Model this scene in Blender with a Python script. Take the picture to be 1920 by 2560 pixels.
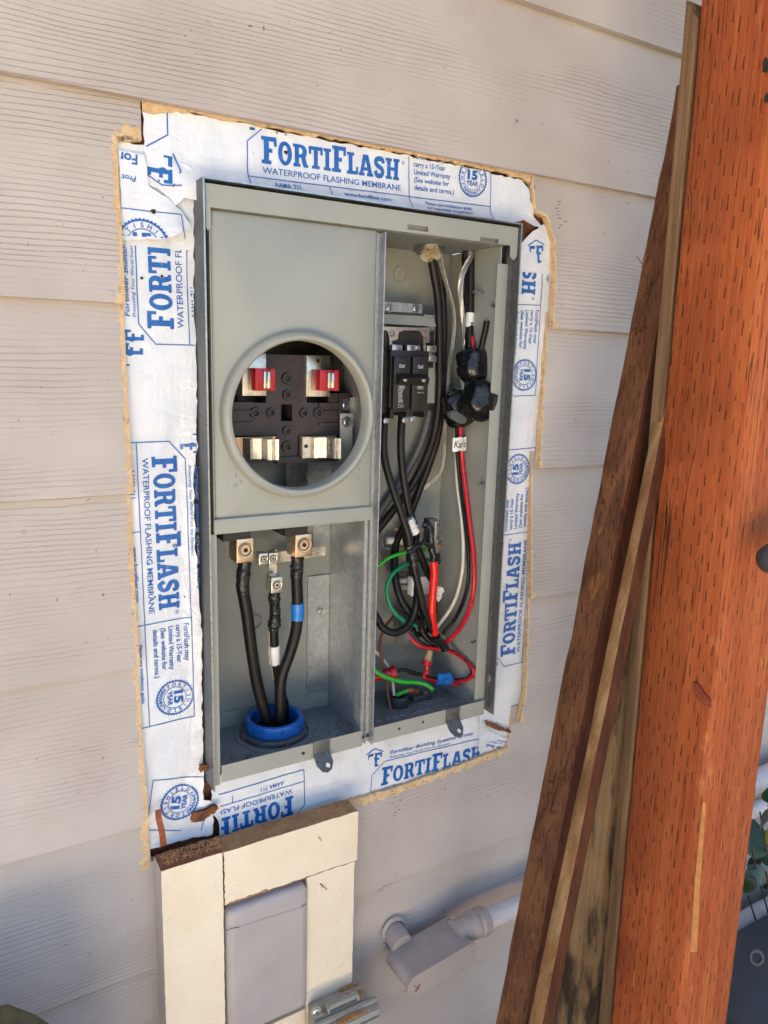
import bpy, bmesh, math, random
from mathutils import Vector, Matrix, noise
random.seed(7)
for o in list(bpy.data.objects): bpy.data.objects.remove(o)
scene = bpy.context.scene
COL = scene.collection
# ------------------------------------------------------------------ camera
CAM = Vector((0.0, -0.74596, 1.54858))
RGT = Vector((0.86238821, -0.50553735, 0.02680614))
UPV = Vector((0.07557419, 0.18091667, 0.98059049))
FWD = Vector((0.50057479, 0.84362382, -0.19422598))
FPX = 1904.06
cd = bpy.data.cameras.new('camera'); cam = bpy.data.objects.new('camera', cd); COL.objects.link(cam)
m3 = Matrix((RGT, UPV, -FWD)).transposed()
cam.matrix_world = Matrix.Translation(CAM) @ m3.to_4x4()
cd.sensor_fit = 'VERTICAL'; cd.sensor_height = 24.0; cd.lens = 24.0 * FPX / 2560.0
cd.clip_start = 0.01; cd.clip_end = 500
scene.camera = cam
scene.render.resolution_x = 768; scene.render.resolution_y = 1024
# ------------------------------------------------------------------ sky, sun, exposure
SUN_EL, SUN_AZ = math.radians(64), math.radians(-25)      # sun stands behind the house, the wall is in its shade
w = bpy.data.worlds.new('World'); scene.world = w; w.use_nodes = True
nt = w.node_tree; nt.nodes.clear()
sky = nt.nodes.new('ShaderNodeTexSky'); sky.sky_type = 'NISHITA'; sky.sun_disc = False
sky.sun_elevation = SUN_EL; sky.sun_rotation = SUN_AZ; sky.air_density = 1.0; sky.dust_density = 1.5
bg = nt.nodes.new('ShaderNodeBackground'); bg.inputs['Strength'].default_value = 0.05
wo = nt.nodes.new('ShaderNodeOutputWorld')
nt.links.new(sky.outputs[0], bg.inputs[0]); nt.links.new(bg.outputs[0], wo.inputs[0])
sl = bpy.data.lights.new('sun', 'SUN'); sl.energy = 5.0; sl.angle = math.radians(0.5); sl.color = (1.0, 0.94, 0.84)
so = bpy.data.objects.new('sun', sl); COL.objects.link(so)
sd = Vector((math.sin(SUN_AZ) * math.cos(SUN_EL), math.cos(SUN_AZ) * math.cos(SUN_EL), math.sin(SUN_EL)))
so.rotation_euler = sd.to_track_quat('Z', 'Y').to_euler()
scene.view_settings.view_transform = 'Standard'; scene.view_settings.look = 'None'
scene.view_settings.gamma = 1.0; scene.view_settings.use_curve_mapping = False
scene.view_settings.exposure = 2.95
scene.cycles.max_bounces = 7; scene.cycles.diffuse_bounces = 4; scene.cycles.glossy_bounces = 3; scene.cycles.transmission_bounces = 4; scene.cycles.caustics_reflective = False; scene.cycles.caustics_refractive = False
# ------------------------------------------------------------------ measuring helpers: photo pixel -> point on a plane of known place
def ray(u, v): return FWD + RGT * ((u - 960) / FPX) - UPV * ((v - 1280) / FPX)
def at(u, v, y):
    d = ray(u, v); return CAM + d * ((y - CAM.y) / d.y)
def atx(u, v, x):
    d = ray(u, v); return CAM + d * ((x - CAM.x) / d.x)
def atz(u, v, z):
    d = ray(u, v); return CAM + d * ((z - CAM.z) / d.z)
def zz(ox, oy, s): return lambda a, b, y: at(ox + a / s, oy + b / s, y)
def zin(ox, oy, s):   # the same inside the breaker compartment: nothing passes through its right wall
    def f(a, b, y):
        p = at(ox + a / s, oy + b / s, y)
        return p if p.x < .5805 else atx(ox + a / s, oy + b / s, .5805)
    return f
Z1 = zz(530, 800, 3.77); Z2 = zin(920, 540, 3.95); Z3 = zin(920, 920, 3.95); Z4 = zin(900, 1280, 3.814); Z4W = zz(900, 1280, 3.814)
Z9 = zz(520, 1280, 3.457); Z7 = zz(900, 1800, 2.91); Q3 = zz(250, 220, 2.552); Q6 = zz(300, 1400, 2.5136); B6 = zz(340, 1900, 2.676)
# ------------------------------------------------------------------ materials
def S(r, g, b):
    f = lambda c: (c / 255 / 12.92) if c / 255 <= .04045 else ((c / 255 + .055) / 1.055) ** 2.4
    return (f(r), f(g), f(b), 1)
MATS = {}
class NT:
    def __init__(s, name):
        s.m = bpy.data.materials.new(name); s.m.use_nodes = True; s.t = s.m.node_tree
        s.b = s.t.nodes['Principled BSDF']; MATS[name] = s.m
        s.tc = s.t.nodes.new('ShaderNodeTexCoord')
    def n(s, typ, **kw):
        nd = s.t.nodes.new(typ)
        for k, v in kw.items():
            if k in nd.inputs: 
                s.set(nd.inputs[k], v)
            else: setattr(nd, k, v)
        return nd
    def set(s, inp, v):
        if isinstance(v, bpy.types.NodeSocket): s.t.links.new(v, inp)
        else: inp.default_value = v
    def math(s, op, a, b=None, c=None, clamp=False):
        nd = s.t.nodes.new('ShaderNodeMath'); nd.operation = op; nd.use_clamp = clamp
        s.set(nd.inputs[0], a)
        if b is not None: s.set(nd.inputs[1], b)
        if c is not None: s.set(nd.inputs[2], c)
        return nd.outputs[0]
    def vscale(s, sc, off=(0, 0, 0), rot=(0, 0, 0), src=None):
        mp = s.t.nodes.new('ShaderNodeMapping'); s.t.links.new(src or s.tc.outputs['Object'], mp.inputs[0])
        mp.inputs['Scale'].default_value = sc; mp.inputs['Location'].default_value = off; mp.inputs['Rotation'].default_value = rot
        return mp.outputs[0]
    def noise(s, sc, scale=1.0, detail=3, rough=.55, off=(0, 0, 0), dist=0.0):
        nd = s.t.nodes.new('ShaderNodeTexNoise'); s.t.links.new(s.vscale(sc, off), nd.inputs['Vector'])
        nd.inputs['Scale'].default_value = scale; nd.inputs['Detail'].default_value = detail
        nd.inputs['Roughness'].default_value = rough; nd.inputs['Distortion'].default_value = dist
        return nd.outputs[0]
    def mix(s, f, a, b):
        nd = s.t.nodes.new('ShaderNodeMix'); nd.data_type = 'RGBA'
        s.set(nd.inputs[0], f); s.set(nd.inputs[6], a); s.set(nd.inputs[7], b); return nd.outputs[2]
    def ramp(s, f, lo, hi):
        nd = s.t.nodes.new('ShaderNodeMapRange'); nd.interpolation_type = 'SMOOTHSTEP'
        s.set(nd.inputs[0], f); nd.inputs[1].default_value = lo; nd.inputs[2].default_value = hi
        return nd.outputs[0]
    def bump(s, h, dist=.001, strength=1.0, prev=None):
        nd = s.t.nodes.new('ShaderNodeBump'); s.t.links.new(h, nd.inputs['Height'])
        nd.inputs['Distance'].default_value = dist; nd.inputs['Strength'].default_value = strength
        if prev: s.t.links.new(prev, nd.inputs['Normal'])
        s.t.links.new(nd.outputs[0], s.b.inputs['Normal']); return nd.outputs[0]
    def out(s, col=None, rough=None, metal=None, spec=None):
        if col is not None: s.set(s.b.inputs['Base Color'], col)
        if rough is not None: s.set(s.b.inputs['Roughness'], rough)
        if metal is not None: s.set(s.b.inputs['Metallic'], metal)
        if spec is not None: s.set(s.b.inputs['Specular IOR Level'], spec)
        return s.m
def dark(c, k): return (c[0] * k, c[1] * k, c[2] * k, 1)
def plain(name, c, rough=.5, metal=0., var=.12, sc=60, bumpd=0., bsc=400, spec=.5):
    s = NT(name); f = s.noise((1, 1, 1), sc, 4)
    s.out(s.mix(s.ramp(f, .3, .7), dark(c, 1 - var), dark(c, 1 + var)), None, metal, spec)
    s.set(s.b.inputs['Roughness'], s.math('ADD', s.math('MULTIPLY', s.noise((1, 1, 1), sc * 2.3, 3), .22), rough - .11))
    if bumpd: s.bump(s.noise((1, 1, 1), bsc, 3), bumpd)
    return s.m
def siding_mat():
    s = NT('siding_paint'); sep = s.n('ShaderNodeSeparateXYZ'); s.t.links.new(s.tc.outputs['Object'], sep.inputs[0]); Z = sep.outputs[2]
    w1 = s.noise((1.6, 1, 9), 1.0, 2, .5); w2 = s.noise((14, 1, 40), 1.0, 2, .5)
    v = s.math('ADD', s.math('MULTIPLY', Z, 195), s.math('ADD', s.math('MULTIPLY', w1, 7), s.math('MULTIPLY', w2, .9)))
    g = s.math('ABSOLUTE', s.math('SUBTRACT', s.math('FRACT', v), .5))
    line = s.math('SUBTRACT', 1.0, s.ramp(g, .0, .17))
    amp = s.ramp(s.noise((1.2, 1, 5), 2.0, 2, .6, (3, 1, 7)), .35, .62)
    brk = s.ramp(s.noise((9, 1, 60), 1.5, 2, .5, (5, 2, 1)), .28, .42)
    line = s.math('MULTIPLY', s.math('MULTIPLY', line, amp), brk)
    soft = s.noise((10, 1, 120), 1.0, 2, .6)
    h = s.math('SUBTRACT', s.math('MULTIPLY', soft, .45), line)
    h2 = h
    s.bump(h2, .00055, 1.0)
    base = s.mix(s.ramp(s.noise((1, 1, 1), 7, 4), .3, .72), S(194, 184, 177), S(181, 169, 162))
    dirt = s.ramp(s.noise((1, 1, 2.4), 10, 4, .68, (2, 7, 4)), .655, .74)
    base = s.mix(s.math('MULTIPLY', dirt, .45), base, S(142, 122, 104))
    sp = s.ramp(s.noise((1, 1, 1), 140, 2, .5, (9, 9, 9)), .735, .76)
    base = s.mix(s.math('MULTIPLY', sp, .6), base, S(96, 84, 76))
    base = s.mix(s.math('MULTIPLY', line, .11), base, S(126, 112, 106))  # shade of the grain grooves put in as a darker colour
    s.out(base, .55, 0, .35); return s.m
def membrane_mat():
    s = NT('membrane_white')
    f = s.noise((1, 1, 1), 18, 4); base = s.mix(s.ramp(f, .35, .7), S(232, 233, 236), S(219, 222, 227))
    d = s.ramp(s.noise((1, 1, 1), 22, 6, .7, (4, 2, 1)), .66, .78)
    base = s.mix(s.math('MULTIPLY', d, .35), base, S(170, 150, 128))
    sp = s.ramp(s.noise((1, 1, 1), 210, 2, .5, (1, 3, 9)), .75, .78); base = s.mix(s.math('MULTIPLY', sp, .5), base, S(90, 80, 70))
    h = s.math('ADD', s.noise((1, 1, 1.6), 34, 3, .6, dist=1.0), s.math('MULTIPLY', s.noise((3, 1, 1), 60, 3, .5, (2, 2, 2)), .5))
    s.bump(h, .004, .5); s.out(base, .26, 0, .55); return s.m
def blue_mat():
    s = NT('print_blue'); f = s.noise((1, 1, 1), 90, 4)
    base = s.mix(s.ramp(f, .35, .7), S(20, 92, 170), S(36, 106, 180))
    wear = s.ramp(s.noise((1, 1, 1), 240, 4, .65, (3, 5, 2)), .66, .72)
    base = s.mix(s.math('MULTIPLY', wear, .7), base, S(205, 215, 228)); 
    h = s.math('ADD', s.noise((1, 1, 1.6), 34, 3, .6, dist=1.0), s.math('MULTIPLY', s.noise((3, 1, 1), 60, 3, .5, (2, 2, 2)), .5))
    s.bump(h, .004, .5); s.out(base, .28); return s.m
def galv_mat(name='galvanized', c=(178, 181, 182), rough=.42):
    s = NT(name)
    vo = s.n('ShaderNodeTexVoronoi'); s.t.links.new(s.vscale((1, 1, 1)), vo.inputs['Vector']); vo.inputs['Scale'].default_value = 190
    f = s.noise((1, 1, 1), 45, 4)
    sepc = s.n('ShaderNodeSeparateColor'); s.t.links.new(vo.outputs['Color'], sepc.inputs[0])
    k = s.math('ADD', s.math('MULTIPLY', sepc.outputs[0], .35), s.math('MULTIPLY', f, .65))
    s.out(s.mix(s.ramp(k, .25, .75), dark(S(*c), .82), dark(S(*c), 1.12)), s.math('ADD', s.math('MULTIPLY', k, .25), rough - .1), .6)
    return s.m
def grey_paint(name='grey_paint', c=(159, 160, 151), rough=.42):
    s = NT(name); f = s.noise((1, 1, 1), 14, 4)
    base = s.mix(s.ramp(f, .3, .7), dark(S(*c), .95), dark(S(*c), 1.04))
    sp = s.ramp(s.noise((1, 1, 1), 330, 2, .5, (1, 3, 9)), .76, .79); base = s.mix(s.math('MULTIPLY', sp, .5), base, S(80, 78, 72))
    sm = s.ramp(s.noise((1, 1, 2), 22, 6, .7, (8, 3, 9)), .62, .75); base = s.mix(s.math('MULTIPLY', sm, .28), base, S(130, 118, 104))
    s.bump(s.noise((1, 1, 1), 900, 2), .00018, .6); s.out(base, s.math('ADD', s.math('MULTIPLY', f, .15), rough - .07)); return s.m
def fibre_mat():
    s = NT('bare_fibre'); f = s.noise((1, 1, 1), 70, 5, .65)
    base = s.mix(s.ramp(f, .3, .7), S(236, 208, 166), S(220, 184, 138))
    base = s.mix(s.math('MULTIPLY', s.ramp(s.noise((1, 1, 1), 26, 5, .7, (4, 4, 4)), .55, .75), .5), base, S(196, 160, 122))
    base = s.mix(s.math('MULTIPLY', s.ramp(s.noise((1, 1, 1), 190, 3, .6, (9, 1, 4)), .58, .68), .55), base, S(158, 124, 92)); s.bump(s.noise((1, 1, 1), 420, 4, .7), .002); s.out(base, .9, 0, .2); return s.m
def wood_mat(name, c1, c2, c3, inc=0., scuff=None, scuffamt=.5, gs=1.0, rough=.75, blotch=None, blamt=.92):
    # long grain runs along Z; incised slits where inc > 0
    s = NT(name); sep = s.n('ShaderNodeSeparateXYZ'); s.t.links.new(s.tc.outputs['Object'], sep.inputs[0])
    X, Y, Z = sep.outputs
    across = s.math('SUBTRACT', X, Y)
    gr = s.noise((330 * gs, 330 * gs, 9), 1.0, 4, .65, dist=.4); gr2 = s.noise((70 * gs, 70 * gs, 2.2), 1.0, 3, .6, (3, 1, 2), .6)
    base = s.mix(s.ramp(gr2, .32, .68), S(*c1), S(*c2)); base = s.mix(s.math('MULTIPLY', s.ramp(gr, .5, .72), .55), base, S(*c3))
    if scuff:
        sc = s.ramp(s.noise((34, 34, 9), 1.0, 6, .72, (6, 2, 8)), .60, .70)
        base = s.mix(s.math('MULTIPLY', sc, scuffamt), base, S(*scuff))
    if blotch:
        bl = s.ramp(s.noise((22, 22, 5), 1.0, 5, .65, (1, 8, 3)), .44, .58)
        base = s.mix(s.math('MULTIPLY', bl, blamt), base, S(*blotch))
    h = s.math('ADD', s.math('MULTIPLY', gr, .6), s.math('MULTIPLY', gr2, .5))
    h = s.math('ADD', h, s.math('MULTIPLY', s.noise((1, 1, .6), 380, 3, .6), .35))
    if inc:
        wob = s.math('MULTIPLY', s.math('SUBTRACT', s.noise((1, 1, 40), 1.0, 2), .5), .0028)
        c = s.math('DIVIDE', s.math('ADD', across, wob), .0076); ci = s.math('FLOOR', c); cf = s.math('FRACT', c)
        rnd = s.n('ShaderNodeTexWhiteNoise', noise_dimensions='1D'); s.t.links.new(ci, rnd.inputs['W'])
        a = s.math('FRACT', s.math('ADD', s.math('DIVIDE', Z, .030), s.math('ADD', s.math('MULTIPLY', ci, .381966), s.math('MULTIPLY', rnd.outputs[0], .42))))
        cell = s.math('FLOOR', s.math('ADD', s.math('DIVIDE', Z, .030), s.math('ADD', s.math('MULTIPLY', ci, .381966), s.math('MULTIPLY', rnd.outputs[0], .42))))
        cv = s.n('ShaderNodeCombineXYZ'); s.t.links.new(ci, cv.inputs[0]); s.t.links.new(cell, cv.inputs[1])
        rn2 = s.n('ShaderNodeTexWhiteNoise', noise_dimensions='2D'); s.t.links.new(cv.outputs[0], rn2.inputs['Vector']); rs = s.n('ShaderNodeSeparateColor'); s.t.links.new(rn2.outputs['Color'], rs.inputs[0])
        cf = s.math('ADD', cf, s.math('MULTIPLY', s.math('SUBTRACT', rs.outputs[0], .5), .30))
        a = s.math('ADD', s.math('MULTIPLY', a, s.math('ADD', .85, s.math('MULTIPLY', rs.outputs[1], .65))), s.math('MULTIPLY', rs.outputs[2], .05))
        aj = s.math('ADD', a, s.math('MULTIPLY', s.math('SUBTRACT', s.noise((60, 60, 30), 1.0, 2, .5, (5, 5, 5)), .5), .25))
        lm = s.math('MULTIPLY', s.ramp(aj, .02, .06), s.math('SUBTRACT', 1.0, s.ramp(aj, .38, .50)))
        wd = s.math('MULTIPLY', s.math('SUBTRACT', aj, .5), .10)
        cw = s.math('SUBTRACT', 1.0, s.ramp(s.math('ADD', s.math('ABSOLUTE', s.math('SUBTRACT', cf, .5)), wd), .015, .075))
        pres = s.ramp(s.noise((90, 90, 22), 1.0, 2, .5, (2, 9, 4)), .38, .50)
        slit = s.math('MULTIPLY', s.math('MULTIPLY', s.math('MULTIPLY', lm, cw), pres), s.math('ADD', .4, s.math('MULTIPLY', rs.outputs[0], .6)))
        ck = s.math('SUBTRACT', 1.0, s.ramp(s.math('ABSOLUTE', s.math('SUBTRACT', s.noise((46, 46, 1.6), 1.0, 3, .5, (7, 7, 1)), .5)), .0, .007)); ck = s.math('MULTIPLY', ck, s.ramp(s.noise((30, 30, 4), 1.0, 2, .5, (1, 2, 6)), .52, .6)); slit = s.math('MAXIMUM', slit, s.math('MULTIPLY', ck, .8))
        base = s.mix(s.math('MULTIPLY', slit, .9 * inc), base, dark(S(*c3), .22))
        h = s.math('SUBTRACT', h, s.math('MULTIPLY', slit, 3.0))
    s.bump(h, .0019); s.out(base, rough, 0, .25); return s.m
siding_mat(); membrane_mat(); blue_mat(); galv_mat(); galv_mat('dull_steel', (112, 114, 114), .5); grey_paint(); fibre_mat()
grey_paint('shaded_grey_paint', (128, 133, 134)); grey_paint('weathered_grey', (176, 165, 159), .5); grey_paint('cover_grey', (164, 161, 150), .5)  # first one: box grey with floor and top shade put into the colour
plain('bakelite', S(52, 42, 42), .45, var=.18, sc=90, bumpd=.0002); plain('black_plastic', S(34, 31, 31), .42, var=.2)
plain('black_rubber', S(22, 20, 20), .46, var=.25, sc=40, spec=.35); plain('splice_tape', S(24, 24, 25), .26, var=.25, sc=60, bumpd=.003, bsc=45); plain('knot_wood', S(138, 66, 38), .7, var=.25, sc=200); plain('raw_orange', S(224, 154, 92), .8, var=.15, sc=80); plain('black_tape', S(30, 30, 31), .28, var=.25, sc=120, bumpd=.0016, bsc=160)
plain('tin', S(205, 200, 190), .3, .9, var=.12, sc=120); plain('brass_tin', S(214, 188, 160), .3, .9, var=.14, sc=140); plain('zinc', S(175, 178, 180), .3, .9, var=.15, sc=150)
plain('red_plastic', S(176, 22, 34), .35); plain('blue_plastic', S(30, 104, 184), .38, var=.08); plain('blue_tape', S(40, 128, 208), .35, bumpd=.0006, bsc=200)
plain('red_wire', S(206, 28, 44), .3, var=.06); plain('red_tape', S(226, 32, 28), .3, var=.06, bumpd=.0008, bsc=120); plain('white_wire', S(226, 218, 200), .4, var=.05)
plain('green_wire', S(52, 176, 52), .35, var=.08); plain('teal_wire', S(20, 140, 98), .35, var=.08); plain('brown_wire', S(118, 72, 48), .45)
plain('copper', S(200, 120, 74), .35, .9); plain('copper_tinned', S(206, 164, 132), .35, .85); plain('alu_strand', S(176, 174, 168), .35, .8, sc=300); plain('white_tape', S(238, 236, 232), .4, var=.04, bumpd=.0008, bsc=160)
plain('paper', S(226, 224, 214), .8, var=.06, bumpd=.0006, bsc=200); plain('sheath', S(196, 186, 170), .7, var=.1, bumpd=.0006); plain('jute', S(190, 168, 124), .9, var=.25, sc=300)
plain('ink_black', S(22, 22, 24), .6); plain('ink_white', S(214, 212, 208), .6, var=.05); plain('tan_plastic', S(206, 168, 116), .45); plain('grey_plastic', S(92, 94, 96), .5)
plain('dark_grey_plastic', S(64, 64, 66), .5, bumpd=.0004); plain('pipe_white', S(214, 206, 204), .45, var=.06); plain('bin_grey', S(74, 78, 82), .5, var=.12, sc=20)
plain('leaf', S(40, 66, 40), .35, var=.35, sc=70); plain('leaf_young', S(134, 158, 52), .4, var=.2); plain('twig', S(74, 56, 42), .8)
plain('rust', S(150, 84, 52), .6, .3, var=.25, sc=120); plain('sawdust', S(200, 150, 96), .9, var=.35, sc=300); plain('pink_paint', S(178, 170, 167), .5, var=.06, sc=20, bumpd=.0006, bsc=60)
plain('olive_cloth', S(98, 92, 64), .85, var=.3, sc=30, bumpd=.0006, bsc=700); plain('bounce_concrete', S(232, 216, 194), .9, var=.1, sc=4, bumpd=.002, bsc=120)
plain('garden_soil', S(84, 76, 62), .95, var=.2, sc=8, bumpd=.01, bsc=30); plain('fence_wood', S(120, 98, 76), .85, var=.15, sc=12); plain('eave_paint', S(190, 178, 168), .7, var=.08, sc=10); plain('tar', S(30, 27, 25), .5)
plain('red_glass', S(150, 24, 30), .3)
def sheath_wood():
    s = NT('sheathing_wood'); f = s.noise((1, 1, 1), 60, 5, .7); s.bump(f, .002)
    s.out(s.mix(s.ramp(f, .3, .7), S(150, 92, 52), S(84, 52, 34)), .85); return s.m
sheath_wood()
def cream_mat():
    s = NT('cream_paint'); f = s.noise((1, 1, 1), 12, 4)
    base = s.mix(s.ramp(f, .3, .7), S(247, 232, 206), S(240, 222, 194))
    d = s.ramp(s.noise((1, 1, 1), 20, 6, .7, (5, 2, 9)), .68, .8); base = s.mix(s.math('MULTIPLY', d, .3), base, S(188, 160, 130))
    h = s.math('ADD', s.noise((60, 60, 150), 1.0, 5, .6), s.math('MULTIPLY', s.noise((1, 1, 1), 260, 3), .4))
    h = s.math('ADD', h, s.math('MULTIPLY', s.noise((1, 1, .7), 75, 4, .6, (3, 3, 3)), .7)); s.bump(h, .0026, .8); s.out(base, .6); return s.m
cream_mat()
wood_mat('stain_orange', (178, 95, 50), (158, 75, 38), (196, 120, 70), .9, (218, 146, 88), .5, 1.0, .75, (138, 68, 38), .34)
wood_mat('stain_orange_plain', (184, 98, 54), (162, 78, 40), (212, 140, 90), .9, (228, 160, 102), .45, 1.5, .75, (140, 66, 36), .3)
wood_mat('stain_brown', (128, 84, 56), (100, 62, 42), (150, 102, 64), .7, (178, 124, 68), .7)
wood_mat('shaded_red_brown', (88, 46, 24), (66, 34, 20), (110, 62, 34), 0.)  # faces between the leaning boards, their shade put into the colour
wood_mat('raw_wood', (174, 138, 96), (142, 100, 62), (108, 68, 38), 0., (186, 134, 80), .7, .9, .8, (120, 84, 52), .45)
wood_mat('raw_grey', (144, 114, 84), (108, 82, 58), (72, 50, 34), 0., (158, 118, 78), .5, .8)
wood_mat('raw_weathered', (168, 140, 104), (138, 110, 78), (100, 74, 50), 0., (150, 118, 82), .5, .8, .85, (50, 44, 38))
wood_mat('raw_end', (176, 138, 98), (150, 112, 78), (112, 80, 54), 0., None, 0, .5)
wood_mat('stain_cut', (142, 92, 74), (124, 78, 62), (160, 116, 88), 0., (190, 150, 104), .6, .6)
# ------------------------------------------------------------------ mesh helpers
class MB:
    def __init__(s): s.v = []; s.f = []; s.mi = []; s.sm = []
    def add(s, vs, fs, mi=0, sm=False):
        o = len(s.v); s.v += [tuple(v) for v in vs]
        for f in fs: s.f.append([i + o for i in f]); s.mi.append(mi); s.sm.append(sm)
        return s
    def hexa(s, p, mi=0):   # p: 8 points, bottom ring 0-3, top ring 4-7
        return s.add(p, [(3, 2, 1, 0), (4, 5, 6, 7), (0, 1, 5, 4), (1, 2, 6, 5), (2, 3, 7, 6), (3, 0, 4, 7)], mi)
    def box(s, x0, x1, y0, y1, z0, z1, mi=0, bev=0.0):
        if bev:
            bm = bmesh.new(); bmesh.ops.create_cube(bm, size=1)
            for v in bm.verts: v.co = Vector((x0 + (v.co.x + .5) * (x1 - x0), y0 + (v.co.y + .5) * (y1 - y0), z0 + (v.co.z + .5) * (z1 - z0)))
            bmesh.ops.bevel(bm, geom=bm.edges[:], offset=bev, segments=2, affect='EDGES', profile=.5)
            return s.bm(bm, mi, True)
        return s.hexa([(x0, y0, z0), (x1, y0, z0), (x1, y1, z0), (x0, y1, z0), (x0, y0, z1), (x1, y0, z1), (x1, y1, z1), (x0, y1, z1)], mi)
    def bm(s, bm, mi=0, sm=False):
        bm.verts.index_update(); o = len(s.v); s.v += [tuple(v.co) for v in bm.verts]
        for f in bm.faces: s.f.append([v.index + o for v in f.verts]); s.mi.append(mi); s.sm.append(sm)
        bm.free(); return s
    def tube(s, pts, r, n=12, mi=0, cap=True, rad=None):
        pts = [Vector(p) for p in pts]; N = len(pts); rings = []; up = None
        for i, p in enumerate(pts):
            t = (pts[min(i + 1, N - 1)] - pts[max(i - 1, 0)]).normalized()
            if up is None: up = t.orthogonal().normalized()
            up = (up - t * up.dot(t)).normalized(); sd_ = t.cross(up)
            rr = rad(i / (N - 1)) if rad else r
            rings.append([p + up * (math.cos(2 * math.pi * k / n) * rr) + sd_ * (math.sin(2 * math.pi * k / n) * rr) for k in range(n)])
        vs = [v for rg in rings for v in rg]; fs = []
        for i in range(N - 1):
            for k in range(n): fs.append((i * n + k, i * n + (k + 1) % n, (i + 1) * n + (k + 1) % n, (i + 1) * n + k))
        s.add(vs, fs, mi, True)
        if cap: s.add(rings[0], [tuple(range(n))[::-1]], mi); s.add(rings[-1], [tuple(range(n))], mi)
        return s
    def lathe(s, c, axis, prof, n=48, mi=0, closed=True, sm=True):
        c = Vector(c); a = Vector(axis).normalized(); u = a.orthogonal().normalized(); w_ = a.cross(u); vs = []; fs = []; P = len(prof)
        for k in range(n):
            d = u * math.cos(2 * math.pi * k / n) + w_ * math.sin(2 * math.pi * k / n)
            for (r, h) in prof: vs.append(c + d * r + a * h)
        for k in range(n):
            k2 = (k + 1) % n
            for j in range(P if closed else P - 1):
                j2 = (j + 1) % P; fs.append((k * P + j, k * P + j2, k2 * P + j2, k2 * P + j))
        return s.add(vs, fs, mi, sm)
    def disc(s, c, axis, r, h, n=24, mi=0, bev=.15):  # solid short cylinder with soft rim, h along axis
        return s.lathe(c, axis, [(0.00001, 0), (r, 0), (r, h * (1 - bev)), (r * (1 - bev * .6), h), (0.00001, h)], n, mi, False)
    def plate(s, outer, holes, y0, y1, mi=0, mside=None):  # outline in the XZ plane, front at y0, back at y1
        vs, fs = fill2d(outer, holes)
        s.add([(x, y0, z) for x, z in vs], fs, mi); s.add([(x, y1, z) for x, z in vs], [f[::-1] for f in fs], mi)
        for lp in [outer] + list(holes):
            n = len(lp); s.add([(x, y0, z) for x, z in lp] + [(x, y1, z) for x, z in lp], [(i, (i + 1) % n, n + (i + 1) % n, n + i) for i in range(n)], mi if mside is None else mside)
        return s
def fill2d(outer, holes=()):
    cu = bpy.data.curves.new('t', 'CURVE'); cu.dimensions = '2D'; cu.fill_mode = 'BOTH'
    for lp in [outer] + list(holes):
        sp = cu.splines.new('POLY'); sp.points.add(len(lp) - 1); sp.use_cyclic_u = True
        for p, q in zip(sp.points, lp): p.co = (q[0], q[1], 0, 1)
    return curve2d(cu)
def curve2d(cu):
    o = bpy.data.objects.new('t', cu); COL.objects.link(o); dg = bpy.context.evaluated_depsgraph_get(); dg.update()
    me = bpy.data.meshes.new_from_object(o.evaluated_get(dg)); 
    bm = bmesh.new(); bm.from_mesh(me); bmesh.ops.remove_doubles(bm, verts=bm.verts[:], dist=1e-7)
    z = [f for f in bm.faces]
    vs = [(v.co.x, v.co.y) for v in bm.verts]; bm.verts.index_update(); fs = []
    for f in bm.faces:
        ix = [v.index for v in f.verts]
        if f.normal.z < 0: ix = ix[::-1]
        fs.append(tuple(ix))
    bm.free(); bpy.data.objects.remove(o); bpy.data.meshes.remove(me)
    bpy.data.curves.remove(cu)
    return vs, fs
def text2d(body, size, align='LEFT', shear=0., bold=0., width=1.0):
    cu = bpy.data.curves.new('t', 'FONT'); cu.body = body; cu.size = 1; cu.align_x = align; cu.fill_mode = 'FRONT'; cu.resolution_u = 3; cu.shear = shear; cu.offset = bold
    vs, fs = curve2d(cu)
    return [(x * size * width, y * size) for x, y in vs], fs
def mesh(name, mb, mats, off=None):
    me = bpy.data.meshes.new(name); o = off or Vector((0, 0, 0))
    me.from_pydata([(v[0] - o.x, v[1] - o.y, v[2] - o.z) for v in mb.v], [], mb.f)
    for m in (mats if isinstance(mats, (list, tuple)) else [mats]): me.materials.append(MATS[m])
    for p, mi, sm in zip(me.polygons, mb.mi, mb.sm): p.material_index = mi; p.use_smooth = sm
    bm = bmesh.new(); bm.from_mesh(me); bmesh.ops.recalc_face_normals(bm, faces=bm.faces[:]); bm.to_mesh(me); bm.free()
    if any(mb.sm):
        try: me.set_sharp_from_angle(angle=math.radians(38))
        except Exception: pass
    return me
def wloc(o):
    v = o.location.copy()
    while o.parent: o = o.parent; v = v + o.location
    return v
def obj(name, mb, mats, parent=None, label=None, cat=None, group=None, kind=None, base=None):
    off = wloc(parent) if parent else (base or Vector((0, 0, 0)))
    o = bpy.data.objects.new(name, mesh(name, mb, mats, off)); COL.objects.link(o)
    if parent: o.parent = parent
    else: o.location = off
    return tag(o, label, cat, group, kind)
def tag(o, label=None, cat=None, group=None, kind=None):
    if label: o['label'] = label
    if cat: o['category'] = cat
    if group: o['group'] = group
    if kind: o['kind'] = kind
    return o
def thing(name, loc, label, cat, group=None):
    e = bpy.data.objects.new(name, None); COL.objects.link(e); e.location = loc; e.empty_display_size = .02
    return tag(e, label, cat, group)
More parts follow.
